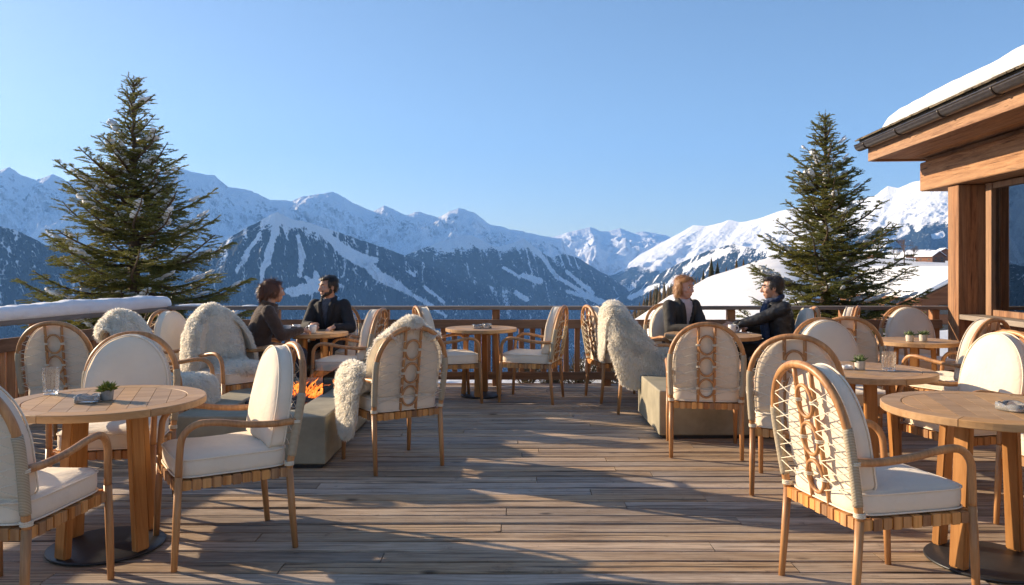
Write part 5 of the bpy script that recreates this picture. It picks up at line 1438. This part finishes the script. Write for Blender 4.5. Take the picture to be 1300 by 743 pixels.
short = [((0, -.032, .046), (.078, .088, .068)), ((0, -.055, .0), (.073, .058, .075)), ((.062, -.012, .025), (.022, .052, .050)), ((-.062, -.012, .025), (.022, .052, .050)), ((.01, .044, .078), (.048, .034, .022)), ((-.02, .035, .086), (.042, .038, .020))]
long_ = [((0, -.030, .044), (.083, .090, .072)), ((0, -.055, -.02), (.080, .06, .085)), ((.073, -.022, -.01), (.022, .048, .070)), ((-.073, -.022, -.01), (.022, .048, .070)), ((-.045, .026, .072), (.032, .036, .024)), ((.045, .026, .072), (.030, .036, .024)), ((0, .022, .088), (.05, .042, .020)),  ((.072, -.02, -.06), (.024, .042, .040)), ((-.072, -.02, -.06), (.024, .042, .040)), ((0, -.065, -.07), (.065, .04, .05))]
bun = [((0, -.026, .045), (.079, .090, .069)), ((0, -.055, .005), (.074, .058, .074)), ((.066, -.005, .005), (.020, .050, .058)), ((-.066, -.005, .005), (.020, .050, .058)), ((0, .042, .072), (.052, .034, .024)), ((0, -.105, .030), (.042, .040, .045)), ((.01, -.125, -.015), (.036, .032, .055)), ((-.008, -.118, -.06), (.026, .024, .045)), ((0, -.075, -.06), (.05, .03, .04))]
bd1 = [((0, .060, -.094), (.034, .026, .022)), ((.034, .034, -.072), (.024, .036, .026)), ((-.034, .034, -.072), (.024, .036, .026)), ((.058, .005, -.045), (.012, .022, .032)), ((-.058, .005, -.045), (.012, .022, .032)), ((.018, .081, -.050), (.016, .008, .006)), ((-.018, .081, -.050), (.016, .008, .006)), ((0, .073, -.088), (.022, .012, .009))]
blazer = lambda nm, c: plain(nm, c, .85, 160, .2, .3, .003)
DN = (0, 0, 1)
person('man_left', 'bearded man in black blazer seated behind the left table, looking to his companion', .97, .10, -.02, -42, 4,
    [((-.17, .37, .775), (.35, .9, -.1), 20, DN), ((.08, .36, .80), (-.55, .8, 0), 30, (.4, .2, .9))], {'mat': blazer('black_wool', (.016, .016, .020)), 'name': 'blazer', 'open': (.12, .16), 'collar': True}, blazer('dark_trousers', (.025, .024, .026)), hd, short, bd1,
    shirt=plain('dark_shirt', (.07, .08, .11), .8, 90, .5), twist=-6)
person('woman', 'woman with auburn ponytail in brown sweater, seen from behind at the left table', .93, .11, .0, 8, 2,
    [((-.10, .37, .775), (.5, .85, -.05), 22, DN), ((.13, .37, .79), (-.4, .9, 0), 35, (.3, .1, .9))], {'mat': fabric('brown_sweater', (.085, .052, .036), 300, .6), 'name': 'sweater', 'collar': True, 'thick': .022}, blazer('navy_jeans', (.03, .035, .055)), ha, bun, shoulder=.158, strand_n=2200, strand_l=1.5)
person('man_ginger', 'ginger-haired man in charcoal blazer and pale lilac shirt at the right table', .97, .10, 0, 24, 7,
    [((-.05, .38, .778), (.55, .8, -.05), 30, DN), ((.07, .40, .785), (-.6, .75, 0), 34, DN)], {'mat': blazer('charcoal_wool', (.040, .036, .033)), 'name': 'blazer', 'open': (.10, .19), 'collar': True}, blazer('grey_trousers', (.04, .038, .036)), hg, long_,
    shirt=plain('lilac_shirt', (.58, .52, .56), .8, 120, .1), skin=plain('fair_skin', (.62, .33, .24), .5, 60, .08, .05, Subsurface_Weight=.1), twist=12, strand_n=2200, strand_l=1.5)
person('man_leather', 'man in black leather jacket and navy scarf holding a white cup at the right table', .97, .06, .0, -4, 3,
    [((-.02, .47, .80), (-.1, 1, -.05), 30, (-.8, .1, .5)), ((.14, .30, .775), (-.5, .8, 0), 20, DN)], {'mat': M['black_leather'], 'name': 'leather_jacket', 'collar': True, 'thick': .026, 'open': (.20, .12)}, blazer('black_trousers', (.02, .02, .022)), hbk, short,
    scarf=plain('navy_scarf', (.025, .04, .085), .9, 90, .4), shirt=plain('navy_shirt', (.03, .04, .08), .85, 90, .3), twist=10)

# ------------------------------------------------------------------ things on the tables
def ashg():
    k = NT('pressed_glass'); fr = k.n('ShaderNodeFresnel'); fr.inputs['IOR'].default_value = 1.6
    g = k.n('ShaderNodeBsdfGlossy'); g.inputs['Roughness'].default_value = .05; t = k.n('ShaderNodeBsdfTransparent'); d = k.n('ShaderNodeBsdfDiffuse'); d.inputs[0].default_value = (.75, .72, .66, 1)
    a = k.n('ShaderNodeMixShader'); a.inputs[0].default_value = .32; k.l(t.outputs[0], a.inputs[1]); k.l(d.outputs[0], a.inputs[2])
    m = k.n('ShaderNodeMixShader'); k.l(fr.outputs[0], m.inputs[0]); k.l(a.outputs[0], m.inputs[1]); k.l(g.outputs[0], m.inputs[2]); k.l(m.outputs[0], k.out.inputs['Surface']); return k.m
M['ashglass'] = ashg()
def cup(loc, rz, label):
    b = MB(); b.lathe([(.0, .004), (.024, .004), (.026, 0), (.029, .002), (.036, .02), (.040, .05), (.0415, .082), (.0395, .083), (.038, .05), (.034, .022), (.026, .010), (.0, .009)], n=28)
    o = b.build('cup', M['white_china'], fix=True); o.location = loc; o.rotation_euler = (0, 0, R(rz)); tag(o, label, 'cup', 'white cups on the tables')
    h = MB(); h.tube(catmull([(.038, 0, .068), (.058, 0, .070), (.066, 0, .048), (.056, 0, .026), (.034, 0, .022)], 5), .0045, 8); h.build('handle', M['white_china'], o)
    c = MB(); c.lathe([(.0, .066), (.0385, .066)], n=24); c.build('coffee', plain('coffee', (.05, .025, .012), .15), o); return o
def tab(px, py): Y = (EYE - TZ) * F0 / (py - HY); return ((px - CX) / F0 * Y, Y, TZ)
cup((-1.99, 7.86, TZ), 200, 'white cup nearest the bearded man at the table of the seated couple')
cup((-2.17, 7.93, TZ), 100, 'white cup between the cups of the woman and bearded man, half turned')
cup((-2.24, 7.84, TZ), 20, 'white cup under the hands of the woman in brown')
cup((1.93, 7.80, TZ), 10, 'white cup standing on the table in front of the ginger-haired man')
cup((2.22, 7.94, TZ), 320, 'white cup held by the man in leather jacket')
def tumbler(loc, r, h, label):
    b = MB(); n = 24; rings = []
    for f in np.linspace(0, 1, 14):
        rings.append([(loc[0] + (r * (.86 + .14 * f) + (.0022 if (k % 2) and .12 < f < .8 else 0)) * math.cos(2 * PI * k / n), loc[1] + (r * (.86 + .14 * f) + (.0022 if (k % 2) and .12 < f < .8 else 0)) * math.sin(2 * PI * k / n), loc[2] + h * f) for k in range(n)])
    for f in np.linspace(1, .12, 8): rings.append([(loc[0] + (r * (.86 + .14 * f) - .004) * math.cos(2 * PI * k / n), loc[1] + (r * (.86 + .14 * f) - .004) * math.sin(2 * PI * k / n), loc[2] + h * f) for k in range(n)])
    b.loft(rings, smooth=False); o = b.build('glass', M['crystal'], fix=True); tag(o, label, 'glass'); return o
tumbler((-2.40, 4.10, TZ), .041, .135, 'tall cut-glass tumbler on the nearest left table')
tumbler((2.405, 5.03, TZ), .045, .118, 'cut-glass tumbler on the middle right table beside the plant pot')
def ashtray(loc, s, h, label, rz=20, mat='ashglass', name='ashtray', cat='ashtray'):
    b = MB(); n = 40; sq = lambda r, z, w=0: [((abs(math.cos(a)) ** .55 * math.copysign(1, math.cos(a))) * r, (abs(math.sin(a)) ** .55 * math.copysign(1, math.sin(a))) * r, z - (w if (k % 10) in (0,) else 0)) for k, a in enumerate([2 * PI * i / n for i in range(n)])]
    b.loft([sq(s * .85, 0), sq(s, .004), sq(s, h * .5), sq(s * .98, h * .95, h * .2), sq(s * .92, h, h * .25), sq(s * .80, h * .97, h * .25), sq(s * .72, h * .35), sq(s * .3, h * .3)])
    o = b.build(name, M[mat], fix=True); o.location = loc; o.rotation_euler = (0, 0, R(rz)); tag(o, label, cat); return o
ashtray((-2.07, 3.84, TZ), .055, .036, 'square glass ashtray beside the herb pot on the nearest left table', 12)
ashtray((2.31, 3.62, TZ), .068, .036, 'square glass ashtray on the nearest right table', 25)
ashtray((2.16, 5.09, TZ), .036, .026, 'small pale dish beside the plant pot on the middle right table', 0, 'white_china', 'dish', 'dish')
ashtray((-.375, 8.50, TZ), .052, .045, 'small square glass candle holder on the middle far table, left one', 10, 'ashglass', 'candle_holder', 'candle holder')
ashtray((-.27, 8.52, TZ), .045, .052, 'small square glass candle holder on the middle far table, right one', 30, 'ashglass', 'candle_holder', 'candle holder')
leafm = needlemat('herb_leaf', (.10, .16, .03), (.22, .27, .07)); succ = needlemat('succulent_leaf', (.09, .16, .07), (.20, .27, .12))
soil = plain('soil', (.04, .03, .02), .9, 60, .4)
def plant(loc, r, h, label, lm, leaf_l, n, potmat, seed):
    rs = np.random.RandomState(seed)
    root = thing('potted_plant', label, 'potted plant', loc)
    b = MB(); b.lathe([(0, .001), (r * .82, .001), (r * .86, .004), (r, h * .96), (r * .99, h), (r * .90, h), (r * .88, h * .8), (0, h * .8)], n=24); b.build('pot', potmat, root, fix=True)
    b = MB(); b.lathe([(0, h * .84), (r * .89, h * .84)], n=18); b.build('soil', soil, root)
    b = MB()
    for i in range(n):
        a = rs.rand() * 6.28; up = rs.uniform(.25, 1.0); L = leaf_l * rs.uniform(.6, 1.15)
        d = Vector((math.cos(a) * (1 - up * .8), math.sin(a) * (1 - up * .8), up)).normalized(); p = Vector((rs.normal(0, r * .3), rs.normal(0, r * .3), h * .82))
        sd_ = d.cross(Vector((rs.normal(), rs.normal(), .3))).normalized(); w = L * .11; dn = Vector((0, 0, -.15 * L)); nn = d.cross(sd_) * w * .7
        V = [p, p + d * L * .45 + sd_ * w + dn * .1, p + d * L + dn, p + d * L * .45 - sd_ * w + dn * .1, p + d * L * .45 + nn, p + d * L * .45 - nn]
        b.add(V, [(0, 1, 4), (1, 2, 4), (2, 3, 4), (3, 0, 4), (0, 5, 1), (1, 5, 2), (2, 5, 3), (3, 5, 0)], False)
    b.build('leaves', lm, root); return root
potw = plain('cream_pot', (.62, .57, .48), .7, 60, .1); potg = plain('grey_pot', (.30, .29, .27), .6, 30, .25)
plant((-2.005, 3.90, TZ), .032, .052, 'small green herb in grey pot on the nearest left table', leafm, .062, 130, potg, 1)
plant((2.235, 5.06, TZ), .034, .058, 'small succulent in cream pot on the middle right table', succ, .062, 60, potw, 2)
plant((3.535, 7.00, TZ), .036, .060, 'little succulent pot on the far right table, left of the two', succ, .062, 60, potw, 3)
plant((3.67, 7.03, TZ), .036, .060, 'little succulent pot on the far right table, right of the two', succ, .062, 60, potw, 4)
